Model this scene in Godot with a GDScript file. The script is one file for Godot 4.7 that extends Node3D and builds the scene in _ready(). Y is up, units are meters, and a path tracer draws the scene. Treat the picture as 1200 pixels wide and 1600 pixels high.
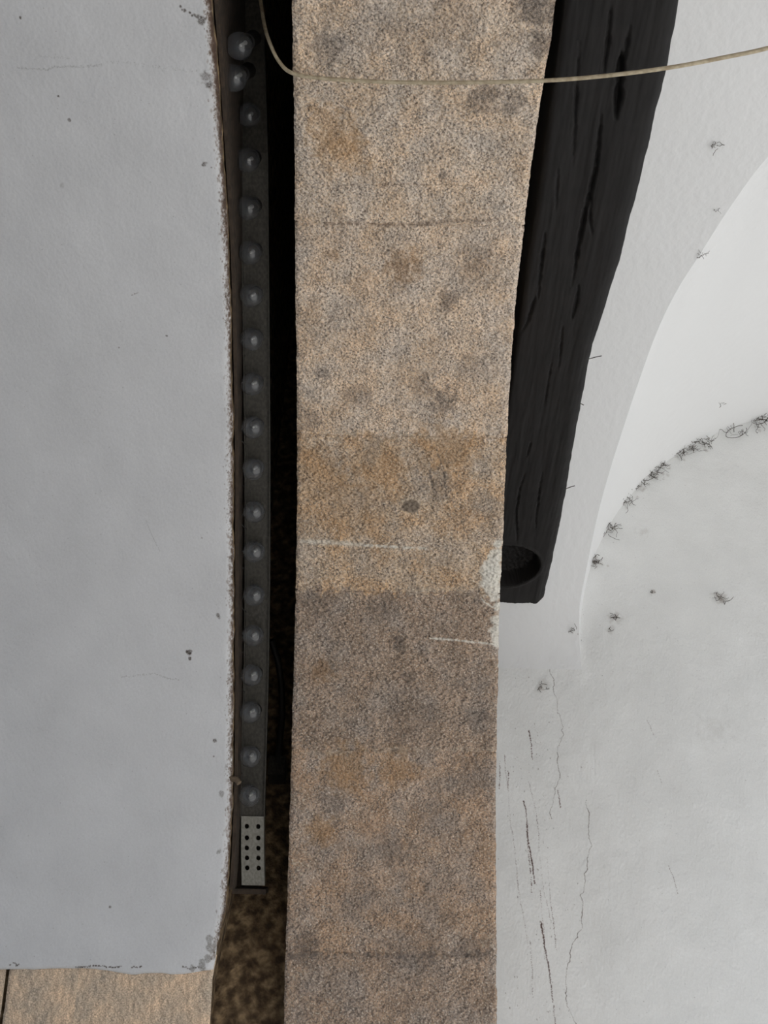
extends Node3D
# A town gate seen from below: stone arch, portcullis slot with a bulb rail, timber pivot beam and a plastered groin vault.
# World: x runs along the gateway, y is up, the camera looks towards -z. 'zf' below means -z.

const FOC := 1689.0            # focal length in photo pixels (1200 x 1600)
const PITCH := 38.5
const ROLL := 0.020
const EYE := 1.6
const AR := 2.164              # radius of the gate arch
const AC := Vector2(0.906, 1.673)   # arch centre: zf, y
const ZW := 3.35               # zf of the plastered hall wall
const LC := Vector2(2.037, 3.566)   # lunette circle centre: x, y
const LR := 1.3227
const VC := Vector2(0.957, 3.566)   # hall vault ellipse centre: zf, y
const VA := 2.393
const VB := 1.0635
const SLOT_BACK := 3.09
const A0 := 0.22               # angular range covered by the arch textures
const A1 := 1.56

var cam_r: Vector3
var cam_u: Vector3
var cam_f: Vector3
var rng := RandomNumberGenerator.new()
var taken := {}
var M := {}

# ---------------------------------------------------------------- picture geometry
func ray(px: float, py: float) -> Vector3:
	return cam_f + cam_r * ((px - 600.0) / FOC) + cam_u * ((800.0 - py) / FOC)

func eye() -> Vector3:
	return Vector3(0, EYE, 0)

func arch_pt(x: float, a: float, r := AR) -> Vector3:
	return Vector3(x, AC.y + r * sin(a), -(AC.x + r * cos(a)))

func on_arch(px: float, py: float, r := AR) -> Vector3:
	var d := ray(px, py)
	var oy := EYE - AC.y
	var oz := -AC.x
	var dz := -d.z
	var a := d.y * d.y + dz * dz
	var b := 2.0 * (oy * d.y + oz * dz)
	var c := oy * oy + oz * oz - r * r
	var t := (-b + sqrt(b * b - 4.0 * a * c)) / (2.0 * a)
	return eye() + d * t

func xa(p: Vector3) -> Vector2:      # x and arch angle of a point
	return Vector2(p.x, atan2(p.y - AC.y, -p.z - AC.x))

func arch_xa(px: float, py: float, r := AR) -> Vector2:
	return xa(on_arch(px, py, r))

func on_wall(px: float, py: float, zf := ZW) -> Vector3:
	var d := ray(px, py)
	return eye() + d * (zf / -d.z)

func on_height(px: float, py: float, y: float) -> Vector3:
	var d := ray(px, py)
	return eye() + d * ((y - EYE) / d.y)

func on_vault(px: float, py: float) -> Vector3:   # the barrel along x
	var d := ray(px, py)
	var t := 0.8
	while t < 8.0:
		var p := eye() + d * t
		var u := (-p.z - VC.x) / VA
		var v := maxf(0.0, (p.y - VC.y) / VB)
		if u * u + v * v >= 1.0:
			return p
		t += 0.002
	return eye() + d * t

func lerp_table(tab: Array, k: float) -> float:   # tab of Vector2(k, value), k rising
	if k <= tab[0].x: return tab[0].y
	for i in range(1, tab.size()):
		if k <= tab[i].x:
			var q: float = (k - tab[i - 1].x) / (tab[i].x - tab[i - 1].x)
			return lerpf(tab[i - 1].y, tab[i].y, q)
	return tab[tab.size() - 1].y

func edge_table(pix: Array, r := AR) -> Array:
	var out := []
	for p in pix:
		var q := arch_xa(p[0], p[1], r)
		out.append(Vector2(q.y, q.x))
	out.sort_custom(func(a, b): return a.x < b.x)
	return out

# ---------------------------------------------------------------- nodes
func numbered(called: String) -> String:
	if not taken.has(called):
		taken[called] = 0
		return called
	taken[called] += 1
	return "%s_%03d" % [called, taken[called]]

func tag(o: Node, label: String, category: String, group := "") -> Node:
	o.set_meta("label", label)
	o.set_meta("category", category)
	if group != "": o.set_meta("group", group)
	return o

func thing(called: String, at: Vector3, label: String, category: String, group := "") -> Node3D:
	var o := Node3D.new()
	o.name = numbered(called)
	add_child(o)
	o.position = at
	tag(o, label, category, group)
	return o

func put(mesh: Mesh, called: String, mat: Material, parent: Node) -> MeshInstance3D:
	var o := MeshInstance3D.new()
	o.name = numbered(called) if parent == self else called
	o.mesh = mesh
	o.material_override = mat
	o.cast_shadow = GeometryInstance3D.SHADOW_CASTING_SETTING_ON
	parent.add_child(o, true)
	if parent != self and parent is Node3D:
		var base: Vector3 = parent.position
		var g := parent.get_parent()
		if g != self and g is Node3D: base += g.position
		o.position = -base            # meshes are written in world coordinates
	return o

func struct_root(called: String, label: String) -> Node3D:
	var o := Node3D.new()
	o.name = called
	add_child(o)
	o.set_meta("kind", "structure")
	o.set_meta("label", label)
	o.set_meta("category", "wall")
	return o

# ---------------------------------------------------------------- meshes
func grid_mesh(nu: int, nv: int, pos: PackedVector3Array, uvs: PackedVector2Array, look: Vector3, tang := true) -> ArrayMesh:
	# rows of nu points; faces are turned to look along 'look'
	var nor := PackedVector3Array()
	nor.resize(nu * nv)
	var mid := (nv / 2) * nu + nu / 2
	var sgn := 1.0
	var n0 := (pos[mid + (1 if nu / 2 + 1 < nu else 0)] - pos[mid - 1]).cross(pos[mini(mid + nu, nu * nv - 1)] - pos[mid - nu])
	if n0.dot(look) < 0.0: sgn = -1.0
	for j in nv:
		var jm := maxi(j - 1, 0)
		var jp := mini(j + 1, nv - 1)
		for i in nu:
			var im := maxi(i - 1, 0)
			var ip := mini(i + 1, nu - 1)
			nor[j * nu + i] = ((pos[j * nu + ip] - pos[j * nu + im]).cross(pos[jp * nu + i] - pos[jm * nu + i]) * sgn).normalized()
	var idx := PackedInt32Array()
	idx.resize((nu - 1) * (nv - 1) * 6)
	var k := 0
	for j in nv - 1:
		for i in nu - 1:
			var a := j * nu + i
			var b := a + 1
			var c := a + nu
			var d := c + 1
			if sgn > 0.0:
				idx[k] = a; idx[k + 1] = c; idx[k + 2] = b
				idx[k + 3] = b; idx[k + 4] = c; idx[k + 5] = d
			else:
				idx[k] = a; idx[k + 1] = b; idx[k + 2] = c
				idx[k + 3] = b; idx[k + 4] = d; idx[k + 5] = c
			k += 6
	var arr := []
	arr.resize(Mesh.ARRAY_MAX)
	arr[Mesh.ARRAY_VERTEX] = pos
	arr[Mesh.ARRAY_NORMAL] = nor
	arr[Mesh.ARRAY_TEX_UV] = uvs
	arr[Mesh.ARRAY_INDEX] = idx
	var st := SurfaceTool.new()
	st.create_from_arrays(arr)
	if tang: st.generate_tangents()
	return st.commit()

func quad(st: SurfaceTool, a: Vector3, b: Vector3, c: Vector3, d: Vector3, look: Vector3) -> void:
	# a b c d run round the quad; flat
	var n := (b - a).cross(d - a)
	if n.length_squared() < 1e-14: n = (c - b).cross(d - b)
	n = n.normalized()
	var pts := [a, b, c, a, c, d]
	if n.dot(look) < 0.0:
		n = -n
		pts = [a, b, c, a, c, d]
	else:
		pts = [a, c, b, a, d, c]
	for p in pts:
		st.set_normal(n)
		st.set_uv(Vector2(p.x + p.z, p.y))
		st.add_vertex(p)

func box(st: SurfaceTool, lo: Vector3, hi: Vector3) -> void:
	var v := func(i): return Vector3(hi.x if i & 1 else lo.x, hi.y if i & 2 else lo.y, hi.z if i & 4 else lo.z)
	quad(st, v.call(0), v.call(2), v.call(6), v.call(4), Vector3.LEFT)
	quad(st, v.call(1), v.call(3), v.call(7), v.call(5), Vector3.RIGHT)
	quad(st, v.call(0), v.call(1), v.call(5), v.call(4), Vector3.DOWN)
	quad(st, v.call(2), v.call(3), v.call(7), v.call(6), Vector3.UP)
	quad(st, v.call(0), v.call(1), v.call(3), v.call(2), Vector3.FORWARD)
	quad(st, v.call(4), v.call(5), v.call(7), v.call(6), Vector3.BACK)

func new_st() -> SurfaceTool:
	var st := SurfaceTool.new()
	st.begin(Mesh.PRIMITIVE_TRIANGLES)
	return st

func tube(st: SurfaceTool, pts: Array, rad: float, sides := 8, flat := 1.0) -> void:
	var n := pts.size()
	var rings := []
	var up := Vector3(0.13, 0.9, 0.41).normalized()
	for i in n:
		var t: Vector3 = (pts[mini(i + 1, n - 1)] - pts[maxi(i - 1, 0)]).normalized()
		var s := t.cross(up)
		if s.length() < 0.05: s = t.cross(Vector3.RIGHT)
		s = s.normalized()
		var w := s.cross(t).normalized()
		up = w
		var ring := []
		for k in sides:
			var a := TAU * k / sides
			ring.append([pts[i] + (s * cos(a) * flat + w * sin(a)) * rad, s * cos(a) + w * sin(a)])
		rings.append(ring)
	for i in n - 1:
		for k in sides:
			var k2 := (k + 1) % sides
			var q := [rings[i][k], rings[i + 1][k], rings[i + 1][k2], rings[i][k2]]
			var fn: Vector3 = (q[1][0] - q[0][0]).cross(q[3][0] - q[0][0])
			var order := [0, 2, 1, 0, 3, 2] if fn.dot(q[0][1]) > 0.0 else [0, 1, 2, 0, 2, 3]
			for e in order:
				st.set_normal(q[e][1])
				st.set_uv(Vector2(0, 0))
				st.add_vertex(q[e][0])
	for endi in [0, n - 1]:
		for k in range(1, sides - 1):
			for e in [0, k, k + 1]:
				var nn: Vector3 = (pts[1] - pts[0]).normalized() * (-1.0 if endi == 0 else 1.0)
				st.set_normal(nn)
				st.set_uv(Vector2(0, 0))
				st.add_vertex(rings[endi][e][0])

func lathe(st: SurfaceTool, prof: Array, sides := 24) -> void:   # prof of Vector2(radius, y), about y
	var n := prof.size()
	for i in n - 1:
		var d: Vector2 = (prof[i + 1] - prof[i]).normalized()
		var dp: Vector2 = (prof[i] - prof[maxi(i - 1, 0)]).normalized() if i > 0 else d
		var dn: Vector2 = (prof[mini(i + 2, n - 1)] - prof[i + 1]).normalized() if i + 2 < n else d
		var n1 := (Vector2(d.y, -d.x) + (Vector2(dp.y, -dp.x) if d.dot(dp) > 0.6 else Vector2.ZERO)).normalized()
		var n2 := (Vector2(d.y, -d.x) + (Vector2(dn.y, -dn.x) if d.dot(dn) > 0.6 else Vector2.ZERO)).normalized()
		for k in sides:
			var a := TAU * k / sides
			var b := TAU * (k + 1) / sides
			var q := [[prof[i], n1, a], [prof[i], n1, b], [prof[i + 1], n2, b], [prof[i + 1], n2, a]]
			var mid_n := Vector3((n1.x + n2.x) * cos(a), n1.y + n2.y, (n1.x + n2.x) * sin(a))
			var c3 := []
			for e in q: c3.append(Vector3(e[0].x * cos(e[2]), e[0].y, e[0].x * sin(e[2])))
			var fn: Vector3 = (c3[2] - c3[0]).cross(c3[3] - c3[1])
			for e in ([0, 1, 2, 0, 2, 3] if fn.dot(mid_n) < 0.0 else [0, 2, 1, 0, 3, 2]):
				var pr: Vector2 = q[e][0]
				var nn: Vector2 = q[e][1]
				var an: float = q[e][2]
				st.set_normal(Vector3(nn.x * cos(an), nn.y, nn.x * sin(an)))
				st.set_uv(Vector2(0, 0))
				st.add_vertex(Vector3(pr.x * cos(an), pr.y, pr.x * sin(an)))

# ---------------------------------------------------------------- noise and paint
func noise_bytes(w: int, h: int, freq: float, sd: int, oct := 1, kind := FastNoiseLite.TYPE_SIMPLEX_SMOOTH, sy := 1.0) -> PackedByteArray:
	var n := FastNoiseLite.new()
	n.seed = sd
	n.noise_type = kind
	n.frequency = freq
	n.fractal_type = FastNoiseLite.FRACTAL_FBM if oct > 1 else FastNoiseLite.FRACTAL_NONE
	n.fractal_octaves = oct
	var hh := int(ceil(h * sy))
	var im := n.get_image(w, hh, false, false, false)
	if hh != h: im.resize(w, h, Image.INTERPOLATE_BILINEAR)
	im.convert(Image.FORMAT_L8)
	return im.get_data()

class Sheet:                       # a painted texture laid over surface coordinates
	var im: Image
	var w: int
	var h: int
	var lo: Vector2
	var span: Vector2
	var seedling := RandomNumberGenerator.new()
	var nz := FastNoiseLite.new()
	func uv(s: Vector2) -> Vector2: return (s - lo) / span
	func mm(v: float) -> float: return v
	func dab(s: Vector2, rad: float, col: Color, alpha: float, ratio := 1.0, ragged := 0.0, soft := 0.35, metric := 1.0) -> void:
		# rad in metres; metric: metres per unit of the second coordinate
		var px := rad / span.x * w
		var py := rad * ratio / metric / span.y * h
		var c := uv(s) * Vector2(w, h)
		var ph := seedling.randf() * TAU
		var x0 := int(floor(c.x - px * 1.4)) ; var x1 := int(ceil(c.x + px * 1.4))
		var y0 := int(floor(c.y - py * 1.4)) ; var y1 := int(ceil(c.y + py * 1.4))
		for y in range(maxi(y0, 0), mini(y1, h - 1) + 1):
			for x in range(maxi(x0, 0), mini(x1, w - 1) + 1):
				var dx := (x + 0.5 - c.x) / maxf(px, 0.6)
				var dy := (y + 0.5 - c.y) / maxf(py, 0.6)
				var d := sqrt(dx * dx + dy * dy)
				if ragged > 0.0:
					d += ragged * 2.6 * nz.get_noise_2d(x + ph * 50.0, y)
				var a := clampf((1.0 - d) / soft, 0.0, 1.0) * alpha
				if ragged > 0.22: a *= 0.3 + 1.2 * seedling.randf()
				if a > 0.004:
					im.set_pixel(x, y, im.get_pixel(x, y).lerp(col, minf(a, 1.0)))
	func stroke(pts: Array, rad: float, col: Color, alpha: float, gaps := 0.0, jit := 0.0, metric := 1.0, wig := 0.0) -> void:
		var walk := seedling.randf() * 900.0
		for i in pts.size() - 1:
			var a: Vector2 = pts[i]
			var b: Vector2 = pts[i + 1]
			var ln := Vector2(b.x - a.x, (b.y - a.y) * metric).length()
			var n := maxi(2, int(ln / (rad * 0.8)))
			for k in n:
				if gaps > 0.0 and seedling.randf() < gaps: continue
				var s := a.lerp(b, float(k) / n) + Vector2(seedling.randf_range(-jit, jit), seedling.randf_range(-jit, jit) / metric)
				walk += 0.28
				if wig > 0.0: s += Vector2(nz.get_noise_2d(walk, 3.0), nz.get_noise_2d(walk, 70.0) / metric) * wig
				var swell := 1.0 + (0.7 * nz.get_noise_2d(walk * 0.6, 140.0) if wig > 0.0 else 0.0)
				dab(s, rad * swell * seedling.randf_range(0.7, 1.25), col, clampf(alpha * swell, 0.0, 1.0), 1.0, 0.0, 0.8, metric)

func sheet(w: int, h: int, lo: Vector2, span: Vector2, data: PackedByteArray, sd: int) -> Sheet:
	var s := Sheet.new()
	s.w = w
	s.h = h
	s.lo = lo
	s.span = span
	s.im = Image.create_from_data(w, h, false, Image.FORMAT_RGB8, data)
	s.seedling.seed = sd
	s.nz.seed = sd
	s.nz.frequency = 0.045
	s.nz.fractal_octaves = 4
	return s

func plaster_data(w: int, h: int, base: Color, sd: int) -> PackedByteArray:
	var n1 := noise_bytes(w, h, 0.006, sd, 4)
	var n2 := noise_bytes(w, h, 0.22, sd + 1, 2)
	var out := PackedByteArray()
	out.resize(w * h * 3)
	var r0 := base.r8
	var g0 := base.g8
	var b0 := base.b8
	for i in w * h:
		var v := ((n1[i] - 128) * 7 + (n2[i] - 128) * 5) / 128
		out[i * 3] = clampi(r0 + v, 0, 255)
		out[i * 3 + 1] = clampi(g0 + v, 0, 255)
		out[i * 3 + 2] = clampi(b0 + v, 0, 255)
	return out

func normal_from(w: int, h: int, layers: Array, strength: float) -> ImageTexture:
	# layers: [freq, seed, octaves, weight, stretch]
	var acc := PackedFloat32Array()
	acc.resize(w * h)
	for l in layers:
		var b := noise_bytes(w, h, l[0], l[1], l[2], FastNoiseLite.TYPE_SIMPLEX_SMOOTH, l[4])
		var wt: float = l[3] / 255.0
		for i in w * h: acc[i] += b[i] * wt
	var im := Image.create_from_data(w, h, false, Image.FORMAT_RF, acc.to_byte_array())
	im.convert(Image.FORMAT_RGBA8)
	im.bump_map_to_normal_map(strength)
	return ImageTexture.create_from_image(im)

func plain(col: Color, rough := 0.9, metal := 0.0) -> StandardMaterial3D:
	var m := StandardMaterial3D.new()
	m.albedo_color = col
	m.roughness = rough
	m.metallic = metal
	return m

func noisy(c1: Color, c2: Color, freq: float, scale: float, sd: int, rough := 0.9, bump := 0.0) -> StandardMaterial3D:
	# world triplanar noise between two colours
	var m := StandardMaterial3D.new()
	var n := FastNoiseLite.new()
	n.seed = sd
	n.frequency = freq
	n.fractal_octaves = 5
	var t := NoiseTexture2D.new()
	t.width = 512
	t.height = 512
	t.seamless = true
	t.noise = n
	var g := Gradient.new()
	g.offsets = PackedFloat32Array([0.25, 0.75])
	g.colors = PackedColorArray([c1, c2])
	t.color_ramp = g
	m.albedo_texture = t
	m.roughness = rough
	m.uv1_triplanar = true
	m.uv1_world_triplanar = true
	m.uv1_scale = Vector3.ONE * scale
	if bump > 0.0:
		var t2 := NoiseTexture2D.new()
		t2.width = 512
		t2.height = 512
		t2.seamless = true
		t2.as_normal_map = true
		t2.bump_strength = bump
		var n2 := FastNoiseLite.new()
		n2.seed = sd + 7
		n2.frequency = freq * 3.0
		n2.fractal_octaves = 4
		t2.noise = n2
		m.normal_enabled = true
		m.normal_texture = t2
	return m

# ================================================================ scene
var XL := []     # stone arch left edge, by angle
var XR := []     # stone arch right edge
var XP := []     # plaster edge beside the slot
const STONE_LO := Vector2(-0.32, A0)
const STONE_SPAN := Vector2(0.76, A1 - A0)
var stone_h: PackedFloat32Array
var edge_n := FastNoiseLite.new()
const SW := 512
const SH := 2048

func _ready() -> void:
	rng.seed = 4711
	edge_n.seed = 8
	edge_n.frequency = 1.0
	edge_n.fractal_octaves = 3
	var t := deg_to_rad(PITCH)
	cam_f = Vector3(0, sin(t), -cos(t))
	var u0 := Vector3(0, cos(t), sin(t))
	var r0 := Vector3(1, 0, 0)
	cam_r = r0 * cos(ROLL) + u0 * sin(ROLL)
	cam_u = u0 * cos(ROLL) - r0 * sin(ROLL)
	var cam := Camera3D.new()
	cam.name = "camera"
	cam.transform = Transform3D(Basis(cam_r, cam_u, -cam_f), eye())
	cam.fov = rad_to_deg(2.0 * atan(800.0 / FOC))
	cam.near = 0.02
	add_child(cam)
	cam.current = true

	var env := Environment.new()
	env.background_mode = Environment.BG_SKY
	var sky := Sky.new()
	var sm := ProceduralSkyMaterial.new()
	sm.sky_top_color = Color(0.62, 0.71, 0.82)
	sm.sky_horizon_color = Color(0.86, 0.89, 0.92)
	sm.ground_bottom_color = Color(0.40, 0.38, 0.35)
	sm.ground_horizon_color = Color(0.60, 0.58, 0.55)
	sm.sky_energy_multiplier = 1.0
	sky.sky_material = sm
	env.sky = sky
	env.ambient_light_source = Environment.AMBIENT_SOURCE_SKY
	env.tonemap_mode = Environment.TONE_MAPPER_LINEAR
	env.tonemap_exposure = 1.53
	env.sdfgi_enabled = true
	env.ssao_enabled = true
	env.ssil_enabled = true
	var we := WorldEnvironment.new()
	we.name = "world_environment"
	we.environment = env
	add_child(we)
	var sun := DirectionalLight3D.new()
	sun.name = "sun"
	sun.light_energy = 4.2
	sun.light_color = Color(1.0, 0.99, 0.98)
	sun.light_angular_distance = 2.0
	sun.shadow_enabled = true
	add_child(sun)
	sun.look_at_from_position(Vector3(6.0, 6.9, -0.9), Vector3.ZERO)

	make_tables()
	make_materials()
	build_shell()
	build_stone_arch()
	build_left_plaster()
	build_hall()
	build_beam()
	build_rail()
	build_cable()
	build_details()

func make_tables() -> void:
	XL = edge_table([[442, 1680], [443, 1600], [446, 1480], [450, 1350], [454, 1220], [457, 1100], [460, 1000], [463, 850], [464, 700], [463, 560], [461, 430], [460, 300], [459, 180], [457, 80], [456, 0], [454, -80]])
	XR = edge_table([[778, 1680], [777, 1600], [776, 1450], [775, 1300], [776, 1180], [779, 1050], [780, 980], [783, 900], [787, 820], [791, 720], [796, 620], [801, 540], [808, 450], [816, 390], [823, 320], [835, 230], [846, 150], [858, 80], [870, 0], [884, -80]])
	XP = edge_table([[322, 1680], [325, 1600], [329, 1530], [340, 1470], [352, 1420], [357, 1350], [361, 1260], [363, 1150], [363, 1000], [363, 850], [363, 720], [361, 600], [359, 500], [356, 400], [350, 290], [344, 200], [338, 110], [331, 30], [325, -50]])

# ---------------------------------------------------------------- materials
func make_materials() -> void:
	build_stone_sheet()
	M.mason = noisy(Color(0.30, 0.25, 0.20), Color(0.42, 0.36, 0.29), 0.02, 1.2, 21, 0.95, 3.0)
	M.slot = noisy(Color(0.27, 0.21, 0.145), Color(0.60, 0.51, 0.39), 0.022, 1.9, 33, 0.95, 4.0)
	M.floor = noisy(Color(0.55, 0.55, 0.545), Color(0.65, 0.65, 0.64), 0.03, 0.8, 5, 0.95)
	M.ground = noisy(Color(0.50, 0.50, 0.49), Color(0.60, 0.60, 0.585), 0.03, 0.4, 6, 0.95)
	M.street = noisy(Color(0.40, 0.40, 0.40), Color(0.48, 0.48, 0.475), 0.03, 0.4, 9, 0.95)
	M.vault = plain(Color(0.872, 0.872, 0.875), 0.92)
	var n := NoiseTexture2D.new()
	n.width = 512
	n.height = 512
	n.seamless = true
	n.as_normal_map = true
	n.bump_strength = 2.0
	var fn := FastNoiseLite.new()
	fn.seed = 91
	fn.frequency = 0.03
	fn.fractal_octaves = 4
	n.noise = fn
	M.vault.normal_enabled = true
	M.vault.normal_texture = n
	M.vault.normal_scale = 0.6
	M.vault.uv1_triplanar = true
	M.vault.uv1_world_triplanar = true
	M.vault.uv1_scale = Vector3.ONE * 1.5
	M.iron = noisy(Color(0.21, 0.20, 0.18), Color(0.31, 0.295, 0.27), 0.03, 6.0, 44, 0.5)
	M.iron.metallic = 0.35
	M.zinc = noisy(Color(0.50, 0.49, 0.46), Color(0.60, 0.59, 0.56), 0.03, 6.0, 45, 0.45)
	M.zinc.metallic = 0.4
	M.board = noisy(Color(0.17, 0.135, 0.105), Color(0.26, 0.21, 0.165), 0.02, 4.0, 46, 0.85)
	M.socket = plain(Color(0.10, 0.09, 0.085), 0.5)
	M.wire = plain(Color(0.13, 0.12, 0.11), 0.6)
	M.brass = plain(Color(0.20, 0.185, 0.165), 0.5, 0.6)
	M.stem = plain(Color(0.62, 0.62, 0.60), 0.3)
	M.glass = plain(Color(0.40, 0.41, 0.43, 0.24), 0.04)
	M.glass.transparency = BaseMaterial3D.TRANSPARENCY_ALPHA
	M.cable = noisy(Color(0.62, 0.56, 0.46), Color(0.78, 0.73, 0.63), 0.02, 5.0, 47, 0.6)
	M.web = plain(Color(0.27, 0.235, 0.20), 1.0)
	M.straw = plain(Color(0.20, 0.17, 0.13), 0.9)

func build_stone_sheet() -> void:
	var w := SW
	var h := SH
	# pixel size about 1.5 mm across and 1.4 mm along
	var grain := noise_bytes(w, h, 0.30, 1, 2)
	var pits := noise_bytes(w, h, 0.16, 2, 2)
	var tool_ := noise_bytes(w, h, 0.085, 3, 2, FastNoiseLite.TYPE_SIMPLEX_SMOOTH, 2.6)
	var mott := noise_bytes(w, h, 0.022, 4, 4)
	var hue := noise_bytes(w, h, 0.012, 5, 4)
	var dirt := noise_bytes(w, h, 0.035, 6, 4)
	var speck := noise_bytes(w, h, 0.21, 7, 2)
	var light := noise_bytes(w, h, 0.26, 8, 1)
	var rag := noise_bytes(w, h, 0.05, 9, 3)
	var blot := noise_bytes(w, h, 0.075, 11, 3)
	var patch := noise_bytes(w, h, 0.009, 12, 3)
	var chroma := noise_bytes(w, h, 0.18, 10, 2)
	# joints and the stones between them, bottom to top
	var cut := []
	for y in [1490, 1173, 925, 681, 350, -60]: cut.append(arch_xa(620, y).y)
	var rows := []            # per stone: base colour, ochre, dirt, tooling
	rows.append([Vector3(0.345, 0.258, 0.195), 0.25, 0.75, 0.6])
	rows.append([Vector3(0.385, 0.285, 0.212), 0.45, 0.95, 0.3])
	rows.append([Vector3(0.345, 0.260, 0.197), 0.2, 0.7, 1.0])
	rows.append([Vector3(0.505, 0.382, 0.272), 0.6, 0.6, 0.9])
	rows.append([Vector3(0.585, 0.465, 0.360), 0.35, 0.6, 0.15])
	rows.append([Vector3(0.585, 0.475, 0.375), 0.35, 0.75, 0.3])
	rows.append([Vector3(0.575, 0.47, 0.37), 0.35, 0.75, 0.3])
	var data := PackedByteArray()
	data.resize(w * h * 3)
	stone_h = PackedFloat32Array()
	stone_h.resize(w * h)
	for y in h:
		var a := A0 + (y + 0.5) / h * (A1 - A0)
		for x in w:
			var i := y * w + x
			var ar := a + (rag[i] - 128) * 0.00011
			var k := 0
			while k < cut.size() and ar > cut[k]: k += 1
			var row: Array = rows[k]
			var c: Vector3 = row[0]
			var m := (mott[i] - 128) / 128.0
			var hu := (hue[i] - 118) / 128.0
			var gr := (grain[i] - 128) / 128.0
			var bl := (blot[i] - 128) / 128.0
			var pa := (patch[i] - 128) / 128.0
			c *= 1.0 + 0.22 * m + 0.26 * bl + 0.16 * pa + (0.40 + 0.35 * pa - 0.25 * m) * gr
			var ch := (chroma[i] - 128) / 128.0
			c = Vector3(c.x * (1.0 + 0.07 * ch), c.y, c.z * (1.0 - 0.11 * ch))
			var oc: float = clampf(hu * 2.2, 0.0, 1.0) * row[1]
			c = c.lerp(Vector3(c.x * 1.06, c.y * 0.88, c.z * 0.66), oc)
			var gy := clampf(-hu * 2.0, 0.0, 1.0) * 0.35
			c = c.lerp(Vector3(1.06, 0.99, 0.93) * (c.x + c.y + c.z) / 3.0, gy)
			# dark lichen and soot specks gather in patches
			var dp: float = clampf((dirt[i] - 118) / 60.0, 0.0, 1.0) * row[2]
			var sp := clampf((speck[i] - 160 + dp * 34.0) / 34.0, 0.0, 1.0)
			c = c.lerp(Vector3(0.11, 0.085, 0.072), sp * 0.8)
			var lt := clampf((light[i] - 188) / 30.0, 0.0, 1.0)
			c = c.lerp(Vector3(0.74, 0.67, 0.57), lt * 0.55)
			data[i * 3] = int(clampf(pow(c.x, 0.4545), 0, 1) * 255.0)
			data[i * 3 + 1] = int(clampf(pow(c.y, 0.4545), 0, 1) * 255.0)
			data[i * 3 + 2] = int(clampf(pow(c.z, 0.4545), 0, 1) * 255.0)
			stone_h[i] = (grain[i] - 128) * 0.0000075 + (pits[i] - 128) * 0.000021 + (tool_[i] - 128) * 0.000024 * row[3] + (mott[i] - 128) * 0.000022
	var s := sheet(w, h, STONE_LO, STONE_SPAN, data, 77)
	# stains, patches and mortar that the photograph shows, in place
	var ochre := Color(0.60, 0.45, 0.29)
	var brown := Color(0.50, 0.385, 0.275)
	var soot := Color(0.34, 0.31, 0.29)
	for e in [[520, 205, 48, ochre, 0.35], [545, 240, 40, ochre, 0.3], [628, 418, 32, brown, 0.5], [700, 470, 19, soot, 0.45], [505, 583, 13, soot, 0.4], [695, 626, 24, soot, 0.55], [660, 605, 22, soot, 0.25], [560, 615, 26, soot, 0.25], [740, 575, 40, soot, 0.16], [484, 655, 22, soot, 0.4], [690, 275, 7, soot, 0.5], [835, 14, 32, soot, 0.6], [845, 70, 22, soot, 0.45], [755, 150, 28, soot, 0.45], [800, 160, 22, soot, 0.35], [560, 40, 60, soot, 0.12], [510, 80, 28, soot, 0.35], [640, 60, 40, soot, 0.18], [720, 30, 40, soot, 0.2], [750, 410, 40, soot, 0.25], [520, 400, 14, brown, 0.3], [500, 740, 60, ochre, 0.3], [590, 730, 60, ochre, 0.25], [700, 700, 55, ochre, 0.35], [560, 800, 60, ochre, 0.2], [690, 760, 26, soot, 0.3], [760, 800, 40, soot, 0.18], [500, 940, 34, soot, 0.3], [600, 950, 30, soot, 0.3], [625, 1005, 16, soot, 0.5], [505, 1048, 26, brown, 0.5], [640, 1060, 16, soot, 0.35], [745, 1125, 28, soot, 0.35], [640, 1130, 60, soot, 0.18], [540, 1200, 50, ochre, 0.4], [620, 1200, 40, ochre, 0.3], [740, 1215, 45, soot, 0.4], [680, 1280, 50, soot, 0.2], [615, 1325, 38, soot, 0.35], [500, 1300, 30, ochre, 0.35], [590, 1295, 30, Color(0.66, 0.55, 0.46), 0.35], [520, 1255, 22, soot, 0.3], [480, 1480, 30, soot, 0.45], [560, 1400, 50, soot, 0.18], [700, 1400, 60, soot, 0.16], [650, 1490, 60, soot, 0.25], [740, 1480, 30, soot, 0.4]]:
		var q := arch_xa(e[0], e[1])
		s.dab(q, e[2] * 0.0016, e[3], e[4], 1.0, 0.28, 0.55, AR)
	var pale := Color(0.74, 0.69, 0.62)
	var lime := Color(0.83, 0.81, 0.77)
	# sooty crack streaks
	for l in [[[682, 700], [692, 730], [698, 780]], [[672, 735], [676, 765]], [[575, 935], [578, 955]], [[600, 938], [603, 960]]]:
		s.stroke(l.map(func(p): return arch_xa(p[0], p[1])), 0.004, soot, 0.5, 0.2, 0.002, AR)
	# dark open joint and faint joint above it
	s.stroke([[505, 351], [560, 349], [620, 352], [660, 350], [700, 347], [780, 342]].map(func(p): return arch_xa(p[0], p[1])), 0.0075, Color(0.36, 0.30, 0.255), 0.34, 0.3, 0.003, AR)
	s.stroke([[500, 291], [640, 288], [790, 290]].map(func(p): return arch_xa(p[0], p[1])), 0.0025, Color(0.42, 0.35, 0.29), 0.3, 0.45, 0.001, AR)
	s.stroke([[455, 1493], [560, 1494], [680, 1494], [772, 1490]].map(func(p): return arch_xa(p[0], p[1])), 0.009, Color(0.33, 0.30, 0.285), 0.4, 0.4, 0.006, AR)
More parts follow.
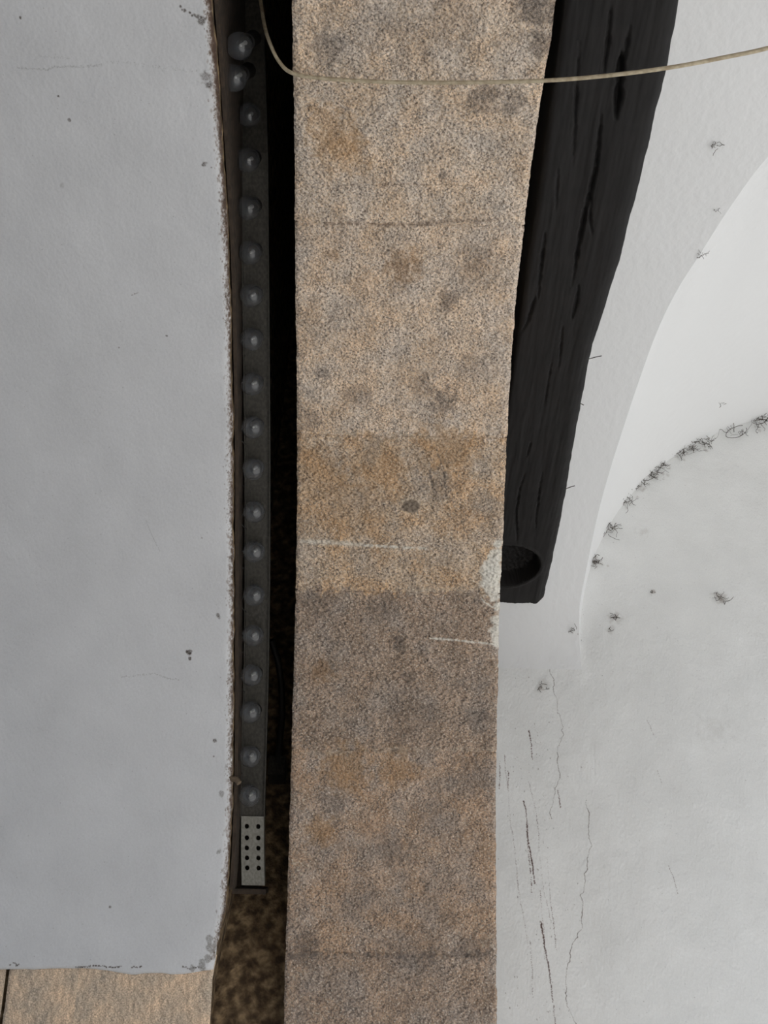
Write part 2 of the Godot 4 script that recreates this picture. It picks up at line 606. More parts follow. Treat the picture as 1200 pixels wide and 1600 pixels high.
	# mortar left on the joints
	for l in [[[500, 679], [530, 674], [560, 679]], [[612, 682], [650, 680], [690, 684]], [[640, 925], [680, 921], [740, 922]], [[570, 1173], [640, 1171], [775, 1170]], [[480, 1176], [540, 1178]]]:
		s.stroke(l.map(func(p): return arch_xa(p[0], p[1])), 0.009, pale, 0.30, 0.3, 0.004, AR)
	for y in [1360, 1250, 1525, 1470, 1340]:
		var q := arch_xa(468 if y != 1470 else 765, y)
		for k in 14: s.dab(q + Vector2(rng.randf_range(-0.02, 0.03), rng.randf_range(-0.008, 0.008)), 0.004, pale, 0.5, 1.0, 0.3, 0.6, AR)
	for k in 60:
		var q := arch_xa(rng.randf_range(690, 775), rng.randf_range(1430, 1505))
		s.dab(q, rng.randf_range(0.002, 0.005), pale, 0.4, 1.0, 0.3, 0.6, AR)
	s.stroke([[472, 846], [520, 848], [570, 851]].map(func(p): return arch_xa(p[0], p[1])), 0.0105, lime, 0.55, 0.03, 0.001, AR)
	s.stroke([[570, 852], [620, 855], [668, 857]].map(func(p): return arch_xa(p[0], p[1])), 0.0055, lime, 0.75, 0.1, 0.001, AR)
	s.stroke([[672, 997], [720, 1001], [775, 1007]].map(func(p): return arch_xa(p[0], p[1])), 0.0042, lime, 0.8, 0.05, 0.001, AR)
	s.stroke([[752, 936], [760, 943], [772, 950]].map(func(p): return arch_xa(p[0], p[1])), 0.004, lime, 0.8, 0.05, 0.001, AR)
	# lime smeared round the beam end over the edge of the stones
	for e in [[778, 850, 7], [775, 870, 12], [768, 885, 15], [764, 902, 17], [768, 918, 15], [775, 930, 12], [777, 950, 8], [777, 970, 10], [776, 988, 12], [777, 1005, 8], [781, 1040, 4], [772, 895, 16]]:
		s.dab(arch_xa(e[0], e[1]), e[2] * 0.0018, lime, 0.9, 1.2, 0.2, 0.35, AR)
	for yy in range(120, 640, 6):
		if rng.randf() < 0.6: s.dab(Vector2(lerp_table(XR, arch_xa(800, yy).y) - 0.003, arch_xa(800, yy).y), 0.003, pale, 0.5, 1.6, 0.2, 0.6, AR)
	# round plugged hole with its pale rim
	s.dab(arch_xa(641, 790), 0.034, pale, 0.4, 0.8, 0.2, 0.4, AR)
	s.dab(arch_xa(642, 791), 0.026, Color(0.47, 0.42, 0.37), 0.95, 0.75, 0.12, 0.25, AR)
	var m := StandardMaterial3D.new()
	m.albedo_texture = ImageTexture.create_from_image(s.im)
	m.roughness = 0.95
	var acc := PackedFloat32Array()
	acc.resize(w * h)
	for i in w * h: acc[i] = clampf(0.5 + stone_h[i] * 95.0, 0.0, 1.0)
	var him := Image.create_from_data(w, h, false, Image.FORMAT_RF, acc.to_byte_array())
	him.convert(Image.FORMAT_RGBA8)
	him.bump_map_to_normal_map(4.0)
	m.normal_enabled = true
	m.normal_texture = ImageTexture.create_from_image(him)
	m.normal_scale = 1.0
	M.stone = m

func stone_uv(x: float, a: float) -> Vector2:
	return (Vector2(x, a) - STONE_LO) / STONE_SPAN

func stone_rough(x: float, a: float) -> float:
	var q := stone_uv(x, a)
	var xi := clampi(int(q.x * SW), 0, SW - 1)
	var yi := clampi(int(q.y * SH), 0, SH - 1)
	return stone_h[yi * SW + xi]

# ---------------------------------------------------------------- shell
func arch_wall(parent: Node, called: String, x0: Callable, x1: Callable, r: float, mat: Material, z_lo: float, z_hi: float, y_hi: float) -> MeshInstance3D:
	# wall body between two faces, pierced by the arch of radius r and the jambs below it
	var st := new_st()
	var inner := []
	var outer := []
	var n := 96
	inner.append([Vector2(AC.x + r, 0.0), 0.0])
	for i in n + 1:
		var a := PI * i / n
		inner.append([Vector2(AC.x + r * cos(a), AC.y + r * sin(a)), a])
	inner.append([Vector2(AC.x - r, 0.0), PI])
	for e in inner:
		var p: Vector2 = e[0]
		var d := p - Vector2(AC.x, AC.y)
		var tt := 1e9
		if p.y <= AC.y + 1e-4:
			outer.append(Vector2(z_hi if p.x > AC.x else z_lo, p.y))
			continue
		if d.y > 1e-6: tt = minf(tt, (y_hi - AC.y) / d.y)
		if d.x > 1e-6: tt = minf(tt, (z_hi - AC.x) / d.x)
		if d.x < -1e-6: tt = minf(tt, (z_lo - AC.x) / d.x)
		outer.append(Vector2(AC.x, AC.y) + d * tt)
	var v := func(p: Vector2, x: float): return Vector3(x, p.y, -p.x)
	for i in inner.size() - 1:
		var a0: float = inner[i][1]
		var a1: float = inner[i + 1][1]
		var p0: Vector2 = inner[i][0]
		var p1: Vector2 = inner[i + 1][0]
		var l0: float = x0.call(a0)
		var l1: float = x0.call(a1)
		var h0: float = x1.call(a0)
		var h1: float = x1.call(a1)
		quad(st, v.call(p0, l0), v.call(p1, l1), v.call(outer[i + 1], l1), v.call(outer[i], l0), Vector3.LEFT)
		quad(st, v.call(p0, h0), v.call(p1, h1), v.call(outer[i + 1], h1), v.call(outer[i], h0), Vector3.RIGHT)
		var mid: Vector3 = Vector3(0, AC.y, -AC.x) - v.call((p0 + p1) * 0.5, 0.0)
		quad(st, v.call(p0, l0), v.call(p1, l1), v.call(p1, h1), v.call(p0, h0), mid)
		quad(st, v.call(outer[i], l0), v.call(outer[i + 1], l1), v.call(outer[i + 1], h1), v.call(outer[i], h0), -mid)
	return put(st.commit(), called, mat, parent)

func build_shell() -> void:
	# paving inside the gate and the open ground at both ends
	var fl := new_st()
	box(fl, Vector3(-3.4, -0.2, -3.6), Vector3(3.9, 0.0, 1.7))
	var f := put(fl.commit(), "floor", M.floor, self)
	f.set_meta("kind", "structure")
	for e in [["ground_street", -22.0, -3.4], ["ground_courtyard", 3.9, 24.0]]:
		var g := new_st()
		box(g, Vector3(e[1], -0.2, -18.0), Vector3(e[2], -0.01, 18.0))
		put(g.commit(), e[0], M.street if e[1] < 0.0 else M.ground, self).set_meta("kind", "structure")
	# masonry carrying the stone arch, between slot and hall
	var b := arch_wall(self, "wall_gate", func(a): return lerp_table(XL, minf(a, 1.5)) + 0.004, func(a): return lerp_table(XR, minf(a, 1.5)) - 0.004, AR + 0.18, M.mason, -1.9, 3.9, 6.4)
	b.set_meta("kind", "structure")
	# back and top of the portcullis slot
	var s := new_st()
	box(s, Vector3(-0.5, 0.0, -3.9), Vector3(-0.1, 6.4, -SLOT_BACK))
	var sb := put(s.commit(), "wall_slot", M.slot, self)
	sb.set_meta("kind", "structure")
	var s2 := new_st()
	box(s2, Vector3(-0.5, 0.0, 1.3), Vector3(-0.1, 6.4, 1.9))
	box(s2, Vector3(-3.4, 6.4, -3.9), Vector3(3.9, 15.0, 1.9))  # unseen tower mass, made tall so its shadow darkens the street side
	put(s2.commit(), "ceiling_shade_mass", M.mason, self).set_meta("kind", "structure")

# ---------------------------------------------------------------- the stone arch
func voussoir(a0: float, a1: float, fine: bool, x0 := -9.0, x1 := -9.0, mat_x := 0.0) -> ArrayMesh:
	var gap := 0.0018 / AR
	var nu := 132 if fine else 14
	var nv := maxi(6, int((a1 - a0) * AR / (0.0042 if fine else 0.06)))
	var pos := PackedVector3Array()
	var uvs := PackedVector2Array()
	pos.resize(nu * nv)
	uvs.resize(nu * nv)
	for j in nv:
		var tv := float(j) / (nv - 1)
		var a := lerpf(a0 + gap, a1 - gap, tv)
		var l := lerp_table(XL, minf(a, 1.5))
		var r := lerp_table(XR, minf(a, 1.5))
		if fine:
			l += 0.0022 * edge_n.get_noise_2d(a * 30.0, 0.0) + 0.0012 * edge_n.get_noise_2d(a * 200.0, 3.0)
			r += 0.0022 * edge_n.get_noise_2d(a * 30.0, 50.0) + 0.0012 * edge_n.get_noise_2d(a * 200.0, 90.0)
		for i in nu:
			var tu := float(i) / (nu - 1)
			var x := lerpf(l, r, tu)
			var rr := AR
			if fine:
				rr -= stone_rough(x, a) * 1.3
				var ex := minf(x - l, r - x)
				var ea := minf(a - a0, a1 - a) * AR
				if ex < 0.012: rr += 0.006 * pow(1.0 - ex / 0.012, 2.0)
				if ea < 0.007: rr += 0.0022 * pow(1.0 - ea / 0.007, 2.0)
			pos[j * nu + i] = arch_pt(x, a, rr)
			uvs[j * nu + i] = stone_uv(x, a)
	var look := -(arch_pt(0, (a0 + a1) * 0.5) - Vector3(0, AC.y, -AC.x))
	var mesh := grid_mesh(nu, nv, pos, uvs, look)
	# the four hidden faces, back to the masonry
	var st := new_st()
	var back := AR + 0.22
	var cen := Vector3(0, AC.y, -AC.x)
	var out_ := func(p: Vector3): return arch_pt(p.x, xa(p).y, back)
	for side in [0, nu - 1]:
		for j in range(0, nv - 1):
			var p: Vector3 = pos[j * nu + side]
			var q: Vector3 = pos[(j + 1) * nu + side]
			quad(st, p, q, out_.call(q), out_.call(p), Vector3.LEFT if side == 0 else Vector3.RIGHT)
	for row in [0, nv - 1]:
		for i in nu - 1:
			var p: Vector3 = pos[row * nu + i]
			var q: Vector3 = pos[row * nu + i + 1]
			var tng := (arch_pt(0, a1) - arch_pt(0, a0)) * (-1.0 if row == 0 else 1.0)
			quad(st, p, q, out_.call(q), out_.call(p), tng)
	st.commit(mesh)
	return mesh

func build_stone_arch() -> void:
	var at := Vector3(0.05, 0.0, -(AC.x + AR))
	var arch := thing("stone_arch", at, "weathered tan sandstone gate arch between the dark slot and the timber beam", "arch")
	var cut := [0.0, 0.2]
	for y in [1490, 1173, 925, 681, 350, -60]: cut.append(arch_xa(620, y).y)
	for i in cut.size() - 1:
		var fine: bool = cut[i] > 0.1
		put(voussoir(cut[i], cut[i + 1], fine), "stone_block", M.stone, arch)
	var a: float = cut[cut.size() - 1]
	while a < PI - 0.01:
		var b := minf(a + 0.246, PI)
		put(voussoir(a, b, false), "stone_block", M.stone, arch)
		a = b
	# jambs below the springing
	for z in [AC.x + AR, AC.x - AR]:
		for k in 3:
			var st := new_st()
			var s := 1.0 if z > AC.x else -1.0
			var lo := Vector3(XL[0].y, AC.y / 3.0 * k + 0.001, -z)
			var hi := Vector3(XR[0].y, AC.y / 3.0 * (k + 1) - 0.001, -(z + s * 0.22))
			box(st, Vector3(lo.x, lo.y, minf(lo.z, hi.z)), Vector3(hi.x, hi.y, maxf(lo.z, hi.z)))
			put(st.commit(), "stone_block", M.mason, arch)
	# bed mortar just behind the faces
	var nu := 3
	var nv := 160
	var pos := PackedVector3Array()
	var uvs := PackedVector2Array()
	for j in nv:
		var aa := lerpf(0.02, 1.55, float(j) / (nv - 1))
		for i in nu:
			var x := lerpf(lerp_table(XL, minf(aa, 1.5)) + 0.006, lerp_table(XR, minf(aa, 1.5)) - 0.006, i / 2.0)
			pos.append(arch_pt(x, aa, AR + 0.0025))
			uvs.append(stone_uv(x, aa))
	put(grid_mesh(nu, nv, pos, uvs, Vector3(0, -1, 1)), "mortar", M.stone, arch)

# ---------------------------------------------------------------- plastered outer arch
func build_left_plaster() -> void:
	var root := struct_root("wall_left", "grey-white plastered soffit of the outer arch beside the slot")
	var bot := func(x): return 0.0
	arch_wall(root, "masonry", func(_a): return -3.4, func(a): return lerp_table(XP, minf(a, 1.5)) - 0.006, AR + 0.03, M.slot, -1.9, 3.9, 6.4)
	# painted sheet
	var w := 1024
	var h := 2048
	var lo := Vector2(-1.75, A0)
	var span := Vector2(1.42, A1 - A0)
	var s := sheet(w, h, lo, span, plaster_data(w, h, Color(0.775, 0.777, 0.785), 200), 78)
	var dark := Color(0.22, 0.19, 0.17)
	var grey := Color(0.55, 0.55, 0.55)
	var rust := Color(0.34, 0.25, 0.19)
	var A := func(p): return arch_xa(p[0], p[1])
	s.stroke([[28, 106], [75, 109], [85, 104], [130, 104], [160, 101]].map(A), 0.0016, grey, 0.5, 0.2, 0.002, AR)
	s.stroke([[165, 98], [190, 96], [220, 101], [260, 106], [300, 112], [325, 110]].map(A), 0.0012, grey, 0.4, 0.5, 0.003, AR)
	s.stroke([[60, 88], [110, 90]].map(A), 0.0012, grey, 0.35, 0.4, 0.002, AR)
	s.stroke([[228, 812], [238, 838], [250, 862]].map(A), 0.001, grey, 0.5, 0.2, 0.001, AR)
	s.stroke([[205, 462], [216, 457]].map(A), 0.0012, dark, 0.5, 0.2, 0.001, AR)
	s.stroke([[190, 1058], [240, 1052], [262, 1060], [280, 1062]].map(A), 0.001, dark, 0.4, 0.5, 0.002, AR)
	s.stroke([[281, 12], [298, 22], [318, 30]].map(A), 0.003, dark, 0.6, 0.2, 0.003, AR)
	s.dab(arch_xa(312, 33), 0.014, dark, 0.55, 0.7, 0.4, 0.6, AR)
	for e in [[296, 1021, 5.5, 0.95], [297, 1028, 3.5, 0.7], [32, 27, 2.2, 0.8], [91, 150, 2.2, 0.7], [108, 188, 2, 0.5], [320, 122, 9, 0.35], [326, 132, 5, 0.5], [319, 257, 4.5, 0.55], [330, 262, 2.5, 0.5], [340, 963, 4, 0.55], [343, 966, 3, 0.5], [335, 1157, 3.2, 0.6], [186, 543, 1.4, 0.6], [260, 525, 1.6, 0.7], [172, 1417, 2, 0.5], [97, 290, 3, 0.12], [345, 1058, 2.5, 0.6], [334, 1182, 1.8, 0.5], [315, 840, 2, 0.4]]:
		s.dab(arch_xa(e[0], e[1]), e[2] * 0.0017, dark, e[3], 1.0, 0.35, 0.5, AR)
	for k in 420:       # fly specks
		s.dab(arch_xa(rng.randf_range(0, 350), rng.randf_range(0, 1510)), rng.randf_range(0.0006, 0.0013), dark, rng.randf_range(0.1, 0.45), 1.0, 0.0, 0.6, AR)
	for k in 3200:      # dirt rubbed into the arris
		var py := rng.randf_range(-20, 1500)
		var q := arch_xa(350, py)
		var clump := sin(py * 0.043) + sin(py * 0.0171 + 1.0) + 0.6 * sin(py * 0.11)
		if clump < rng.randf_range(-1.2, 1.4): continue
		var back := absf(rng.randfn(0.0, 0.007)) + 0.001
		var xx := lerp_table(XP, q.y) - back
		s.dab(Vector2(xx, q.y), rng.randf_range(0.0008, 0.0022), rust.lerp(dark, rng.randf()), rng.randf_range(0.15, 0.55), 1.5, 0.3, 0.7, AR)
	for py in range(-20, 1460, 2):
		var q := arch_xa(350, py)
		var top := 1.0 if py < 330 else 0.55
		for k in 2: s.dab(Vector2(lerp_table(XP, q.y) + rng.randf_range(-0.003, 0.004), q.y), rng.randf_range(0.002, 0.0065 if py < 330 else 0.0045) * (1.0 if rng.randf() < top else 0.6), rust.lerp(dark, rng.randf()), 0.55, 1.6, 0.3, 0.7, AR)
	for py in range(-20, 1500):          # grime worked into the rounded edge, in streaks
		var q := arch_xa(350, py)
		for k in 2:
			var d := absf(rng.randfn(0.0, 0.006))
			s.dab(Vector2(lerp_table(XP, q.y) - d, q.y), rng.randf_range(0.001, 0.003), rust.lerp(dark, rng.randf() * 0.6), rng.randf_range(0.1, 0.4) * (1.3 if py < 340 else 0.9), 2.2, 0.3, 0.8, AR)
	for e in [[118, 190], [205, 222], [285, 318], [12, 30]]:     # open crack under the lip
		var l := []
		for k in 6:
			var px: float = lerpf(e[0], e[1], k / 5.0)
			l.append(Vector2(arch_xa(px, 1512).x, arch_xa(160, 1517).y + 0.0045 + rng.randf_range(-0.001, 0.002)))
		s.stroke(l, 0.0022, dark, 0.75, 0.25, 0.0015, AR)
	for e in [[328, 1468, 7], [330, 1480, 7], [325, 1498, 6], [316, 1508, 7], [300, 1512, 5], [342, 1330, 4], [346, 1240, 5]]:
		s.dab(arch_xa(e[0], e[1]), e[2] * 0.0016, Color(0.55, 0.54, 0.53), 0.75, 1.3, 0.35, 0.3, AR)
	var pm := StandardMaterial3D.new()
	pm.albedo_texture = ImageTexture.create_from_image(s.im)
	pm.roughness = 0.92
	pm.normal_enabled = true
	pm.normal_texture = normal_from(1024, 1024, [[0.02, 301, 3, 0.55, 1.6], [0.12, 302, 2, 0.20, 1.6]], 6.0)
	pm.normal_scale = 0.35
	M.plaster_left = pm
	# plaster skin: ends in a ragged lip above the stone course
	var n := FastNoiseLite.new()
	n.seed = 12
	n.frequency = 9.0
	n.fractal_octaves = 4
	var base_a := arch_xa(160, 1517).y
	var nu := 110
	var nv := 260
	var pos := PackedVector3Array()
	var uvs := PackedVector2Array()
	for j in nv:
		for i in nu:
			var tu := float(i) / (nu - 1)
			tu = 1.0 - pow(1.0 - tu, 2.0)
			var a_lo := base_a + 0.0075 * n.get_noise_2d(tu * 1.1, 0.0) + 0.0035 * (1.0 - tu)
			var tv := pow(float(j) / (nv - 1), 1.3)
			var a := lerpf(a_lo, 1.56, tv)
			var er := lerp_table(XP, a) + 0.004 * n.get_noise_2d(a * 2.0, 5.0) + 0.002 * n.get_noise_2d(a * 9.0, 8.0)
			var x := lerpf(-3.4, er, tu)
			var rr := AR + 0.004 * n.get_noise_3d(x * 0.25, a * 0.5, 3.0)
			var ex := er - x
			if ex < 0.02: rr += 0.010 * pow(1.0 - ex / 0.02, 2.0)
			var ea := (a - a_lo) * AR
			if ea < 0.008: rr += 0.006 * pow(1.0 - ea / 0.008, 2.0)
			pos.append(arch_pt(x, a, rr))
			uvs.append((Vector2(x, a) - lo) / span)
	var mesh := grid_mesh(nu, nv, pos, uvs, Vector3(0, -1, 1))
	var st := new_st()
	for j in nv - 1:
		var p := pos[j * nu + nu - 1]
		var q := pos[(j + 1) * nu + nu - 1]
		quad(st, p, q, arch_pt(q.x, xa(q).y, AR + 0.04), arch_pt(p.x, xa(p).y, AR + 0.04), Vector3.RIGHT)
	for i in nu - 1:
		var p := pos[i]
		var q := pos[i + 1]
		quad(st, p, q, arch_pt(q.x, xa(q).y, AR + 0.04), arch_pt(p.x, xa(p).y, AR + 0.04), Vector3.DOWN)
	var cheek := st.commit()
	put(mesh, "plaster", pm, root)
	put(cheek, "plaster_edge", M.slot_edge if M.has("slot_edge") else M.slot, root)
	# other half of the soffit, behind the viewer
	var p2 := PackedVector3Array()
	var u2 := PackedVector2Array()
	for j in 40:
		for i in 4:
			var a := lerpf(1.56, PI, j / 39.0)
			p2.append(arch_pt(lerpf(-3.4, lerp_table(XP, 1.5), i / 3.0), a))
			u2.append(Vector2(i, j))
	put(grid_mesh(4, 40, p2, u2, Vector3(0, -1, -1), false), "plaster", M.vault, root)
	# dressed stone course under the plaster
	var sm := StandardMaterial3D.new()
	var ca := noise_bytes(512, 512, 0.10, 61, 3, FastNoiseLite.TYPE_SIMPLEX_SMOOTH, 0.6)
	var cb := noise_bytes(512, 512, 0.015, 62, 4)
	var cc := noise_bytes(512, 512, 0.30, 63, 2)
	var cd := PackedByteArray()
	cd.resize(512 * 512 * 3)
	for i in 512 * 512:
		var v := 1.0 + (ca[i] - 128) / 128.0 * 0.05 + (cc[i] - 128) / 128.0 * 0.30 + (cb[i] - 128) / 128.0 * 0.12 - clampf((ca[i] + cc[i] - 330) / 60.0, 0.0, 1.0) * 0.4
		var hu := (cb[i] - 128) / 128.0
		cd[i * 3] = clampi(int(200.0 * v * (1.0 + 0.04 * hu)), 0, 255)
		cd[i * 3 + 1] = clampi(int(178.0 * v), 0, 255)
		cd[i * 3 + 2] = clampi(int(155.0 * v * (1.0 - 0.04 * hu)), 0, 255)
	sm.albedo_texture = ImageTexture.create_from_image(Image.create_from_data(512, 512, false, Image.FORMAT_RGB8, cd))
	sm.roughness = 0.95
	M.course = sm
	var joint_x := arch_xa(4, 1560).x
	for e in [[joint_x + 0.004, 0.0, true], [-3.4, joint_x - 0.004, false]]:
		var gp := PackedVector3Array()
		var gu := PackedVector2Array()
		var gn := 180 if e[2] else 30
		var gm := 90
		for j in gm:
			var a := lerpf(0.0, base_a + 0.02, j / (gm - 1.0))
			if e[2]: a = lerpf(0.2, base_a + 0.02, j / (gm - 1.0))
			for i in gn:
				var right: float = lerp_table(XP, a) + 0.003 if e[2] else e[1]
				var x := lerpf(e[0], right, i / (gn - 1.0))
				var rr := AR + 0.008 - 0.0035 * n.get_noise_2d(x * 6.0, a * 7.0 + 4.0) - 0.0022 * n.get_noise_2d(x * 30.0, a * 40.0)
				var ex := minf(x - e[0], right - x)
				if ex < 0.012: rr += 0.006 * pow(1.0 - ex / 0.012, 2.0)
				gp.append(arch_pt(x, a, rr))
				gu.append(Vector2(x * 1.3, a * 2.8))
		put(grid_mesh(gn, gm, gp, gu, Vector3(0, 0, 1)), "stone_block", sm, root)

# ---------------------------------------------------------------- groin-vaulted hall
func lunette_y(x: float) -> float:
	var d := LR * LR - (x - LC.x) * (x - LC.x)
	return LC.y + sqrt(maxf(d, 0.0))

func build_hall() -> void:
	var x_end := 3.9
	var xs := LC.x - LR            # where the lunette springs
	# ---- side wall with cracks, scratches and cobweb stains
	var w := 1024
	var h := 2048
	var lo := Vector2(0.28, 1.9)
	var span := Vector2(1.5, 3.1)
	var s := sheet(w, h, lo, span, plaster_data(w, h, Color(0.872, 0.87, 0.868), 210), 79)
	var dark := Color(0.24, 0.20, 0.18)
	var grey := Color(0.42, 0.39, 0.37)
	var W := func(p):
		var q := on_wall(p[0], p[1])
		return Vector2(q.x, q.y)
	s.stroke([[848, 985], [850, 1005], [853, 1030], [858, 1045], [865, 1058], [864, 1075], [870, 1100], [875, 1120], [881, 1135], [879, 1150], [870, 1175], [873, 1200], [872, 1225], [863, 1250], [863, 1280]].map(W), 0.0011, grey, 0.75, 0.05, 0.0006, 1.0, 0.012)
	s.stroke([[917, 1250], [920, 1290], [924, 1315], [917, 1335], [919, 1355], [912, 1390], [907, 1400], [912, 1425], [908, 1450], [893, 1475], [887, 1510], [885, 1545], [890, 1575], [898, 1600], [904, 1640]].map(W), 0.0011, grey, 0.8, 0.05, 0.0006, 1.0, 0.012)
	for e in [[[[818, 1252], [824, 1290], [828, 1330], [836, 1382]], 0.0022, 0.75, 0.25], [[[824, 1290], [826, 1340], [830, 1395]], 0.0016, 0.6, 0.5], [[[827, 1142], [831, 1165], [832, 1188]], 0.0022, 0.6, 0.45], [[[846, 1440], [853, 1490], [860, 1540], [868, 1600], [874, 1650]], 0.0024, 0.85, 0.15], [[[844, 1390], [848, 1440], [852, 1500]], 0.0015, 0.5, 0.55], [[[788, 1180], [795, 1240], [803, 1330], [812, 1400], [825, 1480]], 0.0012, 0.4, 0.6], [[[780, 1190], [781, 1235]], 0.0018, 0.5, 0.5], [[[793, 1205], [794, 1235]], 0.0018, 0.55, 0.4], [[[826, 1220], [838, 1270], [842, 1330], [850, 1400], [862, 1440]], 0.0012, 0.45, 0.6], [[[855, 1340], [862, 1420], [870, 1480]], 0.0014, 0.5, 0.6], [[[871, 1235], [876, 1262]], 0.002, 0.55, 0.4], [[[1010, 1125], [1022, 1150]], 0.0016, 0.6, 0.4], [[[1026, 1203], [1034, 1225]], 0.0016, 0.5, 0.4], [[[1046, 1352], [1058, 1396]], 0.0012, 0.55, 0.3], [[[828, 1470], [832, 1560]], 0.0014, 0.4, 0.6]]:
		s.stroke(e[0].map(W), e[1], dark.lerp(Color(0.30, 0.17, 0.16), 0.4), e[2] * 1.1, e[3], 0.0014, 1.0, 0.006)
	for e in [[850, 1070, 13, 0.16], [843, 1075, 5, 0.5], [962, 965, 14, 0.16], [1125, 933, 14, 0.22], [1127, 936, 6, 0.5], [1002, 830, 12, 0.10], [1021, 925, 5, 0.35], [955, 985, 10, 0.12], [890, 985, 14, 0.10], [1115, 1140, 30, 0.05], [880, 1000, 10, 0.1]]:
		s.dab(W.call([e[0], e[1]]), e[2] * 0.0021, Color(0.40, 0.35, 0.31), e[3], 1.0, 0.45, 0.8)
	for e in [[930, 880], [951, 826], [978, 783], [1000, 757], [1022, 741], [1034, 730], [1062, 708], [1082, 698], [1105, 692], [1186, 660]]:
		for k in 7: s.dab(W.call([e[0] + rng.randfn(2, 7), e[1] + rng.randfn(4, 7)]), rng.randf_range(0.003, 0.012), Color(0.38, 0.33, 0.29), 0.16, 1.0, 0.45, 0.8)
	for k in 420:
		s.dab(W.call([rng.randf_range(780, 1200), rng.randf_range(720, 1600)]), rng.randf_range(0.0008, 0.0018), dark, rng.randf_range(0.08, 0.4), 1.0, 0.0, 0.6)
	for k in 130:
		s.dab(W.call([rng.randfn(850, 40), rng.randfn(1005, 30)]), rng.randf_range(0.001, 0.0022), dark, rng.randf_range(0.15, 0.5), 1.0, 0.3, 0.6)
	for k in 170:
		s.dab(W.call([rng.randfn(840, 28), rng.randf_range(1120, 1600)]), rng.randf_range(0.0008, 0.002), dark, rng.randf_range(0.15, 0.5), 1.8, 0.3, 0.6)
	var wm := StandardMaterial3D.new()
	wm.albedo_texture = ImageTexture.create_from_image(s.im)
	wm.roughness = 0.92
	wm.normal_enabled = true
	wm.normal_texture = normal_from(1024, 1024, [[0.02, 311, 3, 0.5, 2.0], [0.14, 312, 2, 0.22, 1.6]], 6.0)
	wm.normal_scale = 0.35
	var n := FastNoiseLite.new()
	n.seed = 31
	n.frequency = 2.0
	n.fractal_octaves = 3
	var nu := 240
	var nv := 110
	var pos := PackedVector3Array()
	var uvs := PackedVector2Array()
	var niche_x := W.call([838, 965]).x as float
	var niche_y0 := W.call([838, 990]).y as float
	for j in nv:
		for i in nu:
			var x := lerpf(0.25, x_end, pow(float(i) / (nu - 1), 1.6))
			var top := LC.y
			if absf(x - LC.x) < LR: top = lunette_y(x)
			top += 0.02
			var y := lerpf(0.0, top, pow(float(j) / (nv - 1), 0.7))
			var z := ZW + 0.004 * n.get_noise_2d(x, y) * smoothstep(0.0, 0.4, absf(top - 0.02 - y))
			if y > niche_y0 and x < niche_x: z += 0.02 * smoothstep(0.0, 0.012, niche_x - x) * smoothstep(0.0, 0.05, y - niche_y0)
			pos.append(Vector3(x, y, -z))
			uvs.append((Vector2(x, y) - lo) / span)
	var wr := put(grid_mesh(nu, nv, pos, uvs, Vector3(0, 0, 1)), "wall_right", wm, self)
	wr.set_meta("kind", "structure")
	# ---- vault: barrel strip beside the gate, groins, lunette cells
	var gp := []
	for p in [[906, 945], [912, 910], [922, 860], [935, 800], [950, 745], [967, 690], [1000, 590], [1030, 510], [1060, 450], [1092, 400], [1140, 325], [1200, 245]]:
		gp.append(on_vault(p[0], p[1]))
	var g1: Vector3 = gp[0]
	for k in [4, 3, 2, 1, 0]:
		var yy := lerpf(LC.y, g1.y, k / 5.0)
		var zz := VC.x + VA * sqrt(1.0 - pow((yy - VC.y) / VB, 2.0))
		gp.push_front(Vector3(lerpf(xs, g1.x, pow(k / 5.0, 2.0)), yy, -zz))
	var last: Vector3 = gp[gp.size() - 1]
	var crown := Vector3(LC.x, VC.y + VB + 0.09, -VC.x)
	for k in 8:
		var q := (k + 1) / 8.0
		var p := last.lerp(crown, q)
		var ell := VC.y + VB * sqrt(maxf(0.0, 1.0 - pow((-p.z - VC.x) / VA, 2.0)))
		p.y = lerpf(ell, crown.y, q * q)
		gp.append(p)
	var curve := Curve3D.new()
	for i in gp.size():
		var tg: Vector3 = (gp[mini(i + 1, gp.size() - 1)] - gp[maxi(i - 1, 0)]) / 6.0
		curve.add_point(gp[i], -tg, tg)
	curve.bake_interval = 0.01
	var ng := 120
	var groin := []
	for i in ng: groin.append(curve.sample_baked(curve.get_baked_length() * i / (ng - 1.0), true))
	var vault := Node3D.new()
	vault.name = "ceiling"
	add_child(vault)
	vault.set_meta("kind", "structure")
	vault.set_meta("label", "white plastered groin vault behind the timber beam")
	vault.set_meta("category", "ceiling")
	for mz in [0, 1]:                 # near half and its mirror image behind the viewer
		for mx in [0, 1]:
			var flip := func(p: Vector3):
				if mx == 1: p.x = 2.0 * LC.x - p.x
				if mz == 1: p.z = -2.0 * VC.x - p.z
				return p
			# barrel strip
			var a := PackedVector3Array()
			var b := PackedVector2Array()
			var m := 24
			for i in ng:
				var g: Vector3 = groin[i]
				for k in m:
					var q := float(k) / (m - 1)
					var x0 := 0.25 if mx == 0 else 2.0 * LC.x - x_end
					a.append(flip.call(Vector3(lerpf(x0, g.x, q), g.y, g.z)))
					b.append(Vector2(q, float(i) / ng))
			put(grid_mesh(m, ng, a, b, Vector3(0, -1, 1 - 2 * mz), false), "vault_web", M.vault, vault)
			# lunette cell, ruled from the groin to the wall
			a = PackedVector3Array()
			b = PackedVector2Array()
			for i in ng:
				var g: Vector3 = groin[i]
				var l := Vector3(g.x, lunette_y(clampf(g.x, xs, LC.x)), -ZW)
				for k in m:
					var q := float(k) / (m - 1)
					var p := g.lerp(l, q)
					p.y += 0.05 * q * (1.0 - q) * (1.0 if i > 6 else i / 6.0)
					a.append(flip.call(p))
					b.append(Vector2(q, float(i) / ng))
